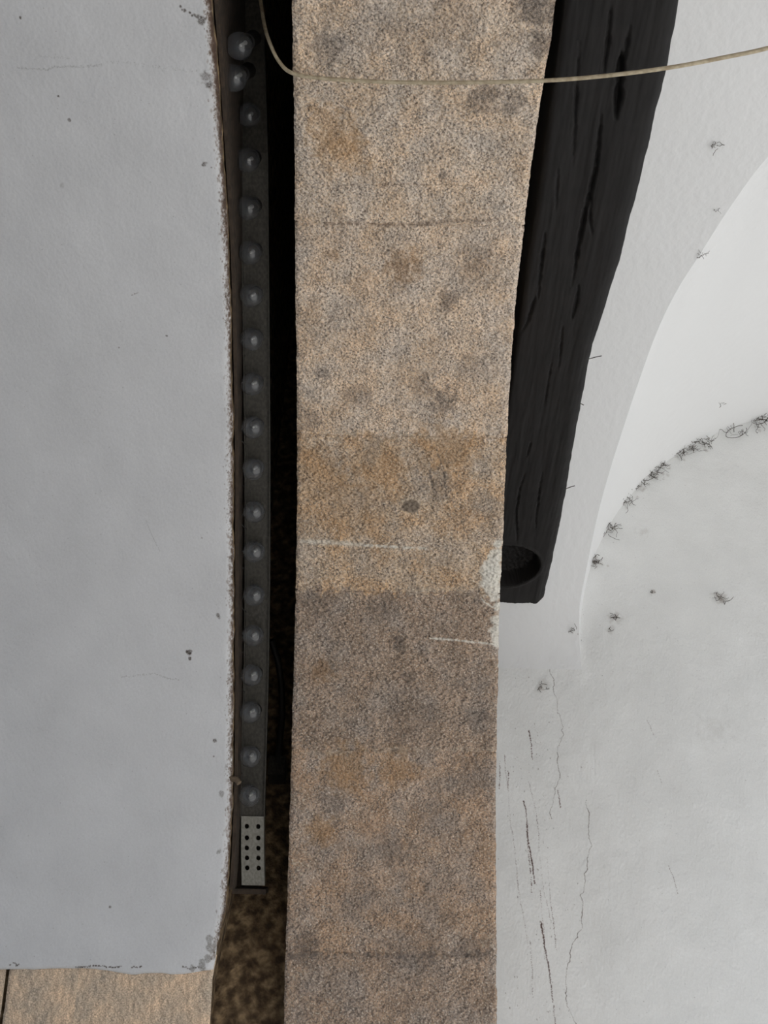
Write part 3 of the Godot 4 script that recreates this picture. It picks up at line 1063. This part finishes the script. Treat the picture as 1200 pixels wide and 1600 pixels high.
			put(grid_mesh(m, ng, a, b, Vector3(1 - 2 * mx, -1, 0), false), "vault_web", M.vault, vault)
	# opposite wall and outer masonry
	var st := new_st()
	var zo := 2.0 * VC.x - ZW
	box(st, Vector3(0.25, 0.0, -zo), Vector3(x_end, 5.2, -zo + 0.35))
	put(st.commit(), "wall_opposite", M.vault, self).set_meta("kind", "structure")
	st = new_st()
	box(st, Vector3(0.25, 0.0, -ZW - 0.45), Vector3(x_end, 6.4, -ZW - 0.05))
	put(st.commit(), "wall_back", M.mason, self).set_meta("kind", "structure")

# ---------------------------------------------------------------- timber beam
func build_beam() -> void:
	var end := on_vault(848, 943)
	var hb := end.y
	var right := []
	for p in [[1085, -90], [1065, 0], [1045, 110], [1022, 200], [1002, 290], [986, 350], [968, 420], [943, 500], [927, 545], [916, 600], [906, 655], [892, 735], [877, 820], [864, 880], [849, 943]]:
		var q := on_height(p[0], p[1], hb)
		right.append(Vector2(-q.z, q.x))
	right.sort_custom(func(a, b): return a.x < b.x)
	var left_x: float = -1.0
	for e in XR:
		if e.x > 0.6: left_x = maxf(left_x, e.y)
	var le := on_height(886, 0, hb).x
	var xl := maxf(le, lerp_table(XR, 1.45) + 0.008)
	var depth := 0.27
	var hole := on_height(789, 885, hb)
	var hr := on_height(844, 885, hb).x - hole.x
	# drying cracks along the grain, traced on the underside
	var cracks := []
	for e in [[[[972, 75], [968, 130], [962, 190]], 0.004, 0.02], [[[985, 40], [975, 90], [960, 120]], 0.002, 0.008], [[[940, 170], [932, 260], [915, 330], [903, 390], [893, 450]], 0.0025, 0.012], [[[925, 300], [921, 340], [926, 370]], 0.0016, 0.006], [[[852, 360], [845, 420], [840, 470]], 0.0022, 0.009], [[[905, 440], [900, 475], [893, 500]], 0.0022, 0.008], [[[838, 460], [825, 500], [815, 520]], 0.002, 0.008], [[[830, 690], [822, 715]], 0.0016, 0.006], [[[822, 735], [812, 765], [806, 800], [808, 850]], 0.0018, 0.008], [[[848, 735], [842, 770], [836, 830]], 0.0016, 0.007], [[[955, 0], [950, 60], [942, 120]], 0.0022, 0.008], [[[905, 60], [900, 150], [895, 260]], 0.0016, 0.006], [[[872, 260], [868, 330]], 0.0014, 0.005], [[[862, 560], [850, 640]], 0.0014, 0.005], [[[880, 500], [872, 580]], 0.0016, 0.006]]:
		var pl := []
		for p in e[0]:
			var q := on_height(p[0], p[1], hb)
			pl.append(Vector2(q.x, q.z))
		cracks.append([pl, e[1], e[2]])
	var n := FastNoiseLite.new()
	n.seed = 55
	n.frequency = 1.0
	n.fractal_octaves = 4
	var z_far := -end.z + 0.06
	var nl := 620
	var nu := 74            # across the underside
	var ns := 12
	var ring := nu + 2 * ns
	var pos := PackedVector3Array()
	var uvs := PackedVector2Array()
	for j in nl:
		var zf := z_far - pow(float(j) / (nl - 1), 1.25) * (z_far + 0.75)
		var xr := lerp_table(right, zf) + 0.0028 * n.get_noise_2d(zf * 9.0, 20.0)
		var wid := xr - xl
		for i in ring:
			var x := 0.0
			var y := hb
			if i < ns:
				x = xl
				y = hb + depth * (1.0 - float(i) / ns)
			elif i < ns + nu:
				x = lerpf(xl, xr, float(i - ns) / (nu - 1))
				var ex := xr - x
				var el := x - xl
				if ex < 0.035: y += 0.022 * pow(1.0 - ex / 0.035, 2.0)
				if el < 0.012: y += 0.008 * pow(1.0 - el / 0.012, 2.0)
			else:
				x = xr
				y = hb + 0.022 + (depth - 0.022) * float(i - ns - nu + 1) / ns
			var z := -zf
			if i >= ns and i < ns + nu:
				y += 0.0024 * n.get_noise_2d(x * 24.0, zf * 1.6) + 0.0010 * n.get_noise_2d(x * 110.0, zf * 5.0 + 9.0) + 0.004 * n.get_noise_2d(x * 6.0, zf * 2.0 + 3.0)
				for c in cracks:
					var pl: Array = c[0]
					for k in pl.size() - 1:
						var pa: Vector2 = pl[k]
						var pb: Vector2 = pl[k + 1]
						var lo := minf(pa.y, pb.y)
						var hi := maxf(pa.y, pb.y)
						if z < lo or z > hi: continue
						var cx := lerpf(pa.x, pb.x, (z - pa.y) / (pb.y - pa.y)) + 0.002 * n.get_noise_2d(zf * 40.0, 1.0)
						var d := absf(x - cx)
						var z_a: float = pl[0].y
						var z_b: float = pl[pl.size() - 1].y
						var tp: float = sqrt(maxf(0.0, sin(PI * clampf((z - z_a) / (z_b - z_a), 0.0, 1.0)))) * (0.8 + 0.5 * n.get_noise_2d(zf * 25.0, 40.0))
						var half: float = c[1] * 3.2 * tp
						if d < half: y += c[2] * 1.7 * tp * (1.0 - d / half)
				# pivot socket bored into the underside
				var dd := Vector2(x - hole.x, z - hole.z).length() / hr
				if dd < 1.0:
					y += 0.085 * smoothstep(1.0, 0.955, dd) * (1.0 - 0.25 * dd * dd) + 0.006 * n.get_noise_2d(x * 60.0, z * 60.0)
				elif dd < 1.13:
					y -= 0.003 * (1.0 - absf(dd - 1.06) / 0.07) if absf(dd - 1.06) < 0.07 else 0.0
			else:
				x += 0.003 * n.get_noise_2d(y * 40.0, zf * 1.6) * (1.0 if i >= ns else 0.0)
			pos.append(Vector3(x, y, z))
			uvs.append(Vector2(x * 4.0, zf * 0.6))
	var m := StandardMaterial3D.new()
	var fn := FastNoiseLite.new()
	fn.seed = 70
	fn.frequency = 0.02
	fn.fractal_octaves = 5
	var im := fn.get_image(1024, 96, false, false, false)
	im.resize(1024, 1024, Image.INTERPOLATE_CUBIC)
	im.convert(Image.FORMAT_RGB8)
	var a := im.get_data()
	var b := noise_bytes(1024, 1024, 0.05, 71, 3)
	for i in 1024 * 1024:
		var v := 0.55 * a[i * 3] / 255.0 + 0.45 * b[i] / 255.0
		a[i * 3] = int(lerpf(19, 33, v))
		a[i * 3 + 1] = int(lerpf(18, 30, v))
		a[i * 3 + 2] = int(lerpf(18, 29, v))
	var im2 := Image.create_from_data(1024, 1024, false, Image.FORMAT_RGB8, a)
	im2.rotate_90(CLOCKWISE)
	m.albedo_texture = ImageTexture.create_from_image(im2)
	m.roughness = 0.7
	m.metallic_specular = 0.35
	var root := thing("timber_beam", Vector3(xl, hb, end.z), "dark old timber pivot beam with a round socket bored near its end", "beam")
	put(grid_mesh(ring, nl, pos, uvs, Vector3.DOWN), "timber", m, root)
	M.timber = m
	# end grain inside the wall pocket and upper side
	var st := new_st()
	var xr0 := lerp_table(right, z_far)
	quad(st, Vector3(xl, hb, -z_far), Vector3(xr0, hb, -z_far), Vector3(xr0, hb + depth, -z_far), Vector3(xl, hb + depth, -z_far), Vector3.FORWARD)
	for j in 20:
		var z0 := z_far - (z_far + 0.75) * j / 20.0
		var z1 := z_far - (z_far + 0.75) * (j + 1) / 20.0
		quad(st, Vector3(xl, hb + depth, -z0), Vector3(lerp_table(right, z0), hb + depth, -z0), Vector3(lerp_table(right, z1), hb + depth, -z1), Vector3(xl, hb + depth, -z1), Vector3.UP)
	put(st.commit(), "timber", m, root)

# ---------------------------------------------------------------- bulb rail
var rail_px := [[386, -60], [390, 0], [393, 90], [396, 180], [398, 260], [399, 340], [400, 430], [401, 520], [402, 620], [403, 720], [403, 820], [403, 900], [402, 980], [401, 1050], [399, 1120], [397, 1190], [395, 1250], [395, 1330], [396, 1381]]

func rail_r(py: float) -> float:      # the straight upper end of the rail sits deeper in the slot
	return AR + 0.115 + lerp_table([Vector2(-60, 0.42), Vector2(0, 0.36), Vector2(100, 0.26), Vector2(250, 0.13), Vector2(450, 0.04), Vector2(650, 0.0)], py)

func rail_at(py: float) -> Vector2:
	var tab := []
	for p in rail_px: tab.append(Vector2(p[1], p[0]))
	return arch_xa(lerp_table(tab, py), py, rail_r(py))

func strip(py0: float, py1: float, w: float, dr: float, thick: float, n: int, lip := 0.0) -> ArrayMesh:
	# a bent bar following the arch
	var st := new_st()
	for i in n:
		var q0 := rail_at(lerpf(py0, py1, float(i) / n))
		var q1 := rail_at(lerpf(py0, py1, float(i + 1) / n))
		var secs := [[-w * 0.5, w * 0.5, 0.0, thick]]
		if lip > 0.0:
			secs.append([w * 0.5 - thick, w * 0.5, -lip, 0.0])
			secs.append([-w * 0.5, -w * 0.5 + thick, -lip, 0.0])
		for sc in secs:
			var c := []
			for q in [[q0, float(i) / n], [q1, float(i + 1) / n]]:
				var rr: float = rail_r(lerpf(py0, py1, q[1])) + dr
				for e in [[0, 2], [1, 2], [1, 3], [0, 3]]:
					c.append(arch_pt(q[0].x + sc[e[0]], q[0].y, rr + sc[e[1]]))
			var inw: Vector3 = Vector3(0, AC.y, -AC.x) - Vector3(0, c[0].y, c[0].z)
			quad(st, c[0], c[1], c[5], c[4], inw)
			quad(st, c[3], c[2], c[6], c[7], -inw)
			quad(st, c[0], c[3], c[7], c[4], Vector3.LEFT)
			quad(st, c[1], c[2], c[6], c[5], Vector3.RIGHT)
			if i == 0: quad(st, c[0], c[1], c[2], c[3], c[0] - c[4])
			if i == n - 1: quad(st, c[4], c[5], c[6], c[7], c[4] - c[0])
	return st.commit()

func build_rail() -> void:
	var q := rail_at(1381)
	var rail := thing("bulb_rail", arch_pt(q.x, q.y, rail_r(1381)), "long dark metal rail of bulb sockets inside the narrow slot", "light rail")
	put(strip(-320, 1276, 0.070, 0.0, 0.003, 60, 0.012), "metal_strip", M.iron, rail)
	# perforated end plate: two rows of holes
	var st := new_st()
	var rows := [1284, 1300.5, 1317, 1332.5, 1348, 1363.5, 1383]
	var pr := rail_r(1300) - 0.006
	var hw := 0.0315
	for k in rows.size() - 1:
		var qa := rail_at(rows[k])
		var qb := rail_at(rows[k + 1])
		if k == 0: qa = rail_at(1275)
		var cut: bool = k < 5
		for sd in [-1, 1]:
			# one cell, minus an octagonal hole
			var cx0: float = -hw if sd < 0 else 0.0
			var cx1: float = 0.0 if sd < 0 else hw
			var f := func(u: float, v: float, rr: float): return arch_pt(lerpf(qa.x, qb.x, v) + lerpf(cx0, cx1, u), lerpf(qa.y, qb.y, v), rr)
			if not cut:
				quad(st, f.call(0.0, 0.0, pr), f.call(1.0, 0.0, pr), f.call(1.0, 1.0, pr), f.call(0.0, 1.0, pr), Vector3(0, -1, 1))
				continue
			var side := (qa.y - qb.y) * AR
			var ru := 0.0062 / hw
			var rv := 0.0062 / side
			var cu := 0.5
			var cv := 0.62 if k == 0 else 0.5
			var oct := 16
			for e in oct:
				var pts := []
				for g in [e, e + 1]:
					var an: float = TAU * g / oct + PI / 4.0
					var dx := cos(an)
					var dy := sin(an)
					var mx := maxf(absf(dx), absf(dy))
					var bu := clampf(cu + dx / mx * 10.0, 0.0, 1.0) if absf(dx) >= absf(dy) - 1e-6 else clampf(cu + dx / mx * 0.5, 0.0, 1.0)
					var bv := clampf(cv + dy / mx * 10.0, 0.0, 1.0) if absf(dy) >= absf(dx) - 1e-6 else clampf(cv + dy / mx * minf(cv, 1.0 - cv), 0.0, 1.0)
					if absf(absf(dx) - absf(dy)) < 1e-6:
						bu = 1.0 if dx > 0 else 0.0
						bv = 1.0 if dy > 0 else 0.0
					elif absf(dx) > absf(dy):
						bv = lerpf(0.0, 1.0, 0.5 + 0.5 * dy / absf(dx))
					else:
						bu = lerpf(0.0, 1.0, 0.5 + 0.5 * dx / absf(dy))
					pts.append([cu + dx * ru, cv + dy * rv, bu, bv])
				quad(st, f.call(pts[0][0], pts[0][1], pr), f.call(pts[0][2], pts[0][3], pr), f.call(pts[1][2], pts[1][3], pr), f.call(pts[1][0], pts[1][1], pr), Vector3(0, -1, 1))
				quad(st, f.call(pts[0][0], pts[0][1], pr), f.call(pts[1][0], pts[1][1], pr), f.call(pts[1][0], pts[1][1], pr + 0.004), f.call(pts[0][0], pts[0][1], pr + 0.004), f.call(cu, cv, pr) - f.call(pts[0][0], pts[0][1], pr))
	# rims of the plate, bent back
	for sd in [-1, 1]:
		for k in rows.size() - 1:
			var qa := rail_at(rows[k] if k > 0 else 1275)
			var qb := rail_at(rows[k + 1])
			quad(st, arch_pt(qa.x + sd * hw, qa.y, pr), arch_pt(qb.x + sd * hw, qb.y, pr), arch_pt(qb.x + sd * hw, qb.y, pr + 0.03), arch_pt(qa.x + sd * hw, qa.y, pr + 0.03), Vector3(sd, 0, 0))
	var qe := rail_at(1383)
	quad(st, arch_pt(qe.x - hw, qe.y, pr), arch_pt(qe.x + hw, qe.y, pr), arch_pt(qe.x + hw, qe.y, pr + 0.03), arch_pt(qe.x - hw, qe.y, pr + 0.03), Vector3.DOWN)
	var plate := put(st.commit(), "perforated_plate", M.zinc, rail)
	plate.set_meta("label", "grey perforated end plate")
	put(strip(1262, 1383, 0.056, 0.022, 0.002, 6), "back_plate", M.socket, rail)
	# dark board between rail and plaster
	var bs := new_st()
	var tabp := []
	for i in 40:
		var y0 := lerpf(-320, 1388, i / 40.0)
		var y1 := lerpf(-320, 1388, (i + 1) / 40.0)
		var a0 := rail_at(y0)
		var a1 := rail_at(y1)
		var c := []
		for k in 2:
			var a: Vector2 = [a0, a1][k]
			var xl := lerp_table(XP, minf(a.y, 1.5)) + 0.004
			var dr := rail_r([y0, y1][k]) - 0.115
			for e in [[xl, 0.135], [a.x + 0.02, 0.135], [a.x + 0.02, 0.165], [xl, 0.165]]:
				c.append(arch_pt(e[0], a.y, dr + e[1]))
		var inw: Vector3 = Vector3(0, AC.y, -AC.x) - Vector3(0, c[0].y, c[0].z)
		quad(bs, c[0], c[1], c[5], c[4], inw)
		quad(bs, c[3], c[2], c[6], c[7], -inw)
		quad(bs, c[0], c[3], c[7], c[4], Vector3.LEFT)
		quad(bs, c[1], c[2], c[6], c[5], Vector3.RIGHT)
		if i == 0: quad(bs, c[0], c[1], c[2], c[3], c[0] - c[4])
		if i == 39: quad(bs, c[4], c[5], c[6], c[7], c[4] - c[0])
	put(bs.commit(), "backing_board", M.board, rail)
	# thin upright ledge along the board, next to the plaster
	var ls := new_st()
	for i in 40:
		var c := []
		for k in 2:
			var py := lerpf(-320, 1386, (i + k) / 40.0)
			var a := rail_at(py)
			var xl := lerp_table(XP, minf(a.y, 1.5)) + 0.003
			var far := rail_r(py) + 0.02
			for e in [[xl, AR + 0.03], [xl + 0.009, AR + 0.03], [xl + 0.009, far], [xl, far]]:
				c.append(arch_pt(e[0], a.y, e[1]))
		var inw: Vector3 = Vector3(0, AC.y, -AC.x) - Vector3(0, c[0].y, c[0].z)
		quad(ls, c[0], c[1], c[5], c[4], inw)
		quad(ls, c[0], c[3], c[7], c[4], Vector3.LEFT)
		quad(ls, c[1], c[2], c[6], c[5], Vector3.RIGHT)
		if i == 39: quad(ls, c[4], c[5], c[6], c[7], c[4] - c[0])
	# board closing the lower end of the trough
	var te := rail_at(1388)
	var tx := lerp_table(XP, te.y) + 0.003
	var tr := rail_r(1388)
	var tc := []
	for aa in [te.y, te.y - 0.006]:
		for e in [[tx, tr - 0.02], [te.x + 0.036, tr - 0.02], [te.x + 0.036, tr + 0.05], [tx, tr + 0.05]]: tc.append(arch_pt(e[0], aa, e[1]))
	quad(ls, tc[0], tc[1], tc[2], tc[3], tc[0] - tc[4])
	quad(ls, tc[4], tc[5], tc[6], tc[7], tc[4] - tc[0])
	quad(ls, tc[0], tc[1], tc[5], tc[4], Vector3(0, -0.6, 0.8))
	quad(ls, tc[1], tc[2], tc[6], tc[5], Vector3.RIGHT)
	put(ls.commit(), "trough_board", M.board, rail)
	# bulbs
	var proto: Node3D = null
	var spots := [[374, 72], [366, 122], [389, 180], [387, 250], [388, 325], [391, 395], [393, 462], [393, 530], [394, 600], [395, 668], [396, 733], [397, 800], [397, 862], [397, 930], [395, 993], [393, 1055], [391, 1113], [391, 1182], [390, 1243]]
	for i in spots.size():
		var sp: Array = spots[i]
		var rr := rail_r(sp[1] - 4.0)
		var c := on_arch(sp[0], sp[1], rr - 0.07 if i > 1 else AR + 0.11)
		var foot := rail_at(sp[1] - 4.0)
		var axis := (c - arch_pt(foot.x, foot.y, rr)).normalized()
		if i < 2: axis = (Vector3(c.x, c.y, c.z) - on_arch(sp[0] + 22, sp[1] - 12, AR + 0.20)).normalized()
		var o: Node3D
		if proto == null:
			o = make_bulb()
			proto = o
		else:
			o = proto.duplicate()
			o.name = numbered("light_bulb")
			add_child(o)
		var y := -axis                     # bulb is modelled with the cap up
		var x := y.cross(Vector3(0.2, 0.3, 0.9)).normalized()
		var z := x.cross(y)
		o.transform = Transform3D(Basis(x, y, z), c)
		o.rotate_object_local(Vector3.UP, i * 2.1)
		var lab := "clear glass light bulb in the row along the dark slot"
		if i < 2: lab = "clear bulb knocked askew out of the row, near the loose cable"
		if i == spots.size() - 1: lab = "clear bulb directly above the perforated end plate"
		tag(o, lab, "light bulb", "bulbs along the slot rail")
		# its socket and feed wire belong to the rail
		var ss := new_st()
		var base := arch_pt(foot.x, foot.y, rr)
		var hook := base
		if i < 2: base = c - axis * 0.095
		var top := c - axis * 0.052
		tube(ss, [base, base.lerp(top, 0.5), top], 0.0185, 14)
		put(ss.commit(), "socket", M.socket, rail)
		if i < 2:                          # these two hang by their leads
			var hs := new_st()
			tube(hs, [base, base.lerp(hook, 0.3) + Vector3(0.004, 0, 0), base.lerp(hook, 0.7), hook], 0.003, 6)
			put(hs.commit(), "feed_wire", M.wire, rail)
		if i > 1:
			var f2 := rail_at(sp[1] + 26.0)
			var ws := new_st()
			var pts := []
			for k in 9:
				var tt := k / 8.0
				var ang := lerpf(foot.y, f2.y, tt)
				pts.append(arch_pt(foot.x - 0.034 - 0.016 * sin(PI * tt) + 0.004 * sin(i * 3.0), ang, rr - 0.010 - 0.012 * sin(PI * tt)))
			tube(ws, pts, 0.0016, 6)
			put(ws.commit(), "feed_wire", M.wire, rail)
	# conduit and junction box deeper in the slot
	var jb := new_st()
	var bq := on_wall(433, 1200, SLOT_BACK - 0.05)
	box(jb, bq - Vector3(0.025, 0.03, 0.05), bq + Vector3(0.025, 0.03, 0.02))
	var jo := thing("junction_box", bq, "small dark junction box at the back of the slot", "junction box")
	put(jb.commit(), "cover", M.iron, jo)
	var cs := new_st()
	tube(cs, [on_wall(424, 1000, 2.86), on_wall(434, 1030, 2.92), on_wall(440, 1070, 2.97), on_wall(441, 1120, 3.0), on_wall(436, 1170, 3.02), on_wall(433, 1195, 3.03)], 0.010, 10)
	tag(put(cs.commit(), "conduit", M.wire, self), "black bent conduit behind the bulb rail", "conduit")

func make_bulb() -> Node3D:
	var o := Node3D.new()
	o.name = numbered("light_bulb")
	add_child(o)
	var st := new_st()
	var prof := []
	for k in 15:
		var a := -PI / 2.0 + PI * 0.78 * k / 14.0
		prof.append(Vector2(0.030 * cos(a), 0.030 * sin(a)))
	prof.append(Vector2(0.0165, 0.032))
	prof.append(Vector2(0.0135, 0.040))
	prof.append(Vector2(0.013, 0.047))
	prof[0].x = 0.0
	lathe(st, prof, 32)
	var g := put(st.commit(), "globe", M.glass, o)
	g.position = Vector3.ZERO
	st = new_st()
	lathe(st, [Vector2(0.0, 0.006), Vector2(0.0035, 0.008), Vector2(0.003, 0.02), Vector2(0.004, 0.036), Vector2(0.007, 0.046), Vector2(0.0, 0.047)], 12)
	var s := put(st.commit(), "glass_stem", M.stem, o)
	s.position = Vector3.ZERO
	st = new_st()
	lathe(st, [Vector2(0.0, 0.040), Vector2(0.0142, 0.040), Vector2(0.0142, 0.046), Vector2(0.0132, 0.048), Vector2(0.0142, 0.051), Vector2(0.0132, 0.054), Vector2(0.0142, 0.057), Vector2(0.008, 0.066), Vector2(0.0, 0.067)], 16)
	var c := put(st.commit(), "screw_cap", M.brass, o)
	c.position = Vector3.ZERO
	return o

# ---------------------------------------------------------------- loose cable
func build_cable() -> void:
	var key := []
	key.append(on_arch(404, -20, AR + 0.30))
	key.append(on_arch(413, 38, AR + 0.13))
	key.append(on_arch(422, 68, AR + 0.06))
	key.append(on_arch(436, 96, AR + 0.025))
	key.append(on_arch(456, 114, AR - 0.006))
	key.append(on_arch(500, 122, AR - 0.022))
	key.append(on_arch(600, 128, AR - 0.05))
	key.append(on_arch(720, 129, AR - 0.085))
	var d0: float = (key[7] - eye()).dot(cam_f)
	for p in [[850, 126, 0.05], [950, 118, 0.09], [1050, 105, 0.13], [1130, 90, 0.16], [1200, 75, 0.19], [1300, 45, 0.22], [1400, 5, 0.25]]:
		key.append(eye() + ray(p[0], p[1]) * (d0 - p[2]))
	var tie := Vector3(1.7, 4.6, -1.3)
	key.append((key[key.size() - 1] as Vector3).lerp(tie, 0.5) - Vector3(0, 0.03, 0))
	key.append(tie)
	var cv := Curve3D.new()
	for i in key.size():
		var tg: Vector3 = (key[mini(i + 1, key.size() - 1)] - key[maxi(i - 1, 0)]) / 6.0
		cv.add_point(key[i], -tg, tg)
	cv.bake_interval = 0.02
	var st := new_st()
	tube(st, Array(cv.get_baked_points()), 0.0042, 10, 1.0)
	tag(put(st.commit(), "cable", M.cable, self), "loose pale cable drooping across the stone arch and the beam", "cable")

# ---------------------------------------------------------------- cobwebs, straws, plaster crumbs
func web(at: Vector3, size: float, out_: Vector3, along: Vector3, strands: int, label: String, loop := false) -> void:
	var st := new_st()
	var side := along.cross(out_).normalized()
	for k in strands:
		var p := at + along * clampf(rng.randfn(0, 0.35), -0.5, 0.5) * size + side * clampf(rng.randfn(0, 0.22), -0.4, 0.4) * size + out_ * rng.randf_range(0.0, 0.004)
		var dir := (along * rng.randfn(0, 1) + side * rng.randfn(0, 0.8) + out_ * rng.randfn(0.1, 0.25)).normalized()
		var pts := [p]
		var m := 4 + rng.randi() % 4
		for i in m:
			dir = (dir + Vector3(rng.randfn(0, 0.45), rng.randfn(0, 0.45), rng.randfn(0, 0.45))).normalized()
			p = p + dir * size * rng.randf_range(0.08, 0.2)
			var off: float = (p - at).dot(out_)
			if off < 0.0005: p += out_ * (0.0005 - off)
			pts.append(p)
		tube(st, pts, rng.randf_range(0.0004, 0.0011), 4)
	if loop:
		var pts := []
		for i in 15:
			var a := TAU * 0.9 * i / 14.0
			pts.append(at + along * cos(a) * size * 0.9 + side * sin(a) * size * 0.4 + out_ * (0.003 + 0.006 * sin(a * 2.0) * sin(a * 2.0)))
		tube(st, pts, 0.0012, 5)
	tag(put(st.commit(), "cobweb", M.web, self), label, "cobweb", "dusty cobwebs on the plaster")

func build_details() -> void:
	var out_w := Vector3(0, -0.1, 1)
	var pts := [[930, 880, 0.04], [951, 826, 0.05], [978, 783, 0.05], [1000, 757, 0.05], [1022, 741, 0.055], [1034, 730, 0.045], [1062, 708, 0.05], [1082, 698, 0.06], [1105, 692, 0.06], [1150, 676, 0.06], [1186, 660, 0.06], [1206, 650, 0.06]]
	for i in pts.size():
		var e: Array = pts[i]
		var a := on_wall(e[0], e[1], ZW - 0.012)
		var b := on_wall(pts[mini(i + 1, pts.size() - 1)][0], pts[mini(i + 1, pts.size() - 1)][1], ZW - 0.012)
		var al := (b - a).normalized() if i < pts.size() - 1 else Vector3(0.9, 0.4, 0)
		web(a, e[2], Vector3(0, -0.2, 1).normalized(), al, 24 if i != 9 else 10, "dusty cobweb tuft in the crease where vault cell meets wall", i == 9)
	for e in [[962, 965, 0.03, 7], [1126, 935, 0.04, 13], [848, 1073, 0.03, 7], [1128, 632 + 0, 0.02, 6], [955, 885 + 100, 0.02, 4], [1020, 926, 0.02, 5]]:
		web(on_wall(e[0], e[1], ZW - 0.002) if e[1] > 700 else on_wall(e[0], e[1], ZW - 0.25), e[2], Vector3(0, 0, 1), Vector3.RIGHT, e[3], "small dusty cobweb spot on the flat wall below the lunette" if e[1] > 700 else "tiny cobweb wisp on the lunette cell")
	for e in [[1117, 228, 0.03, 8], [1119, 330, 0.018, 5], [1097, 399, 0.03, 9], [896, 985, 0.03, 7]]:
		var p := on_vault(e[0], e[1])
		web(p + Vector3(0, -0.004, 0.004), e[2], Vector3(0, -0.8, 0.6), Vector3.RIGHT, e[3], "small dusty cobweb on the barrel strip beside the groin")
	# straws poking out of the joint above the beam
	for e in [[[920, 561], [940, 556]], [[884, 764], [898, 759]], [[905, 630], [912, 633]]]:
		var st := new_st()
		var a := on_vault(e[0][0], e[0][1])
		var b := on_vault(e[1][0], e[1][1])
		var k := 0.86
		a = eye() + (a - eye()) * k
		b = eye() + (b - eye()) * k
		tube(st, [a, a.lerp(b, 0.5) + Vector3(0, 0.001, 0), b], 0.0014, 5)
		tag(put(st.commit(), "straw", M.straw, self), "thin dry straw sticking out beside the timber beam", "straw", "straws beside the beam")
	# crumb of mortar hanging on the plaster edge over the rail
	var cs := new_st()
	var base := on_arch(364, 1217, AR + 0.01)
	var pr := []
	tube(cs, [base + Vector3(-0.012, 0.006, 0.0), base, base + Vector3(0.010, -0.002, 0.0), base + Vector3(0.018, -0.012, 0.0)], 0.008, 7)
	tag(put(cs.commit(), "mortar_crumb", M.mason, self), "crumb of mortar clinging to plaster edge beside the lowest bulbs", "mortar")
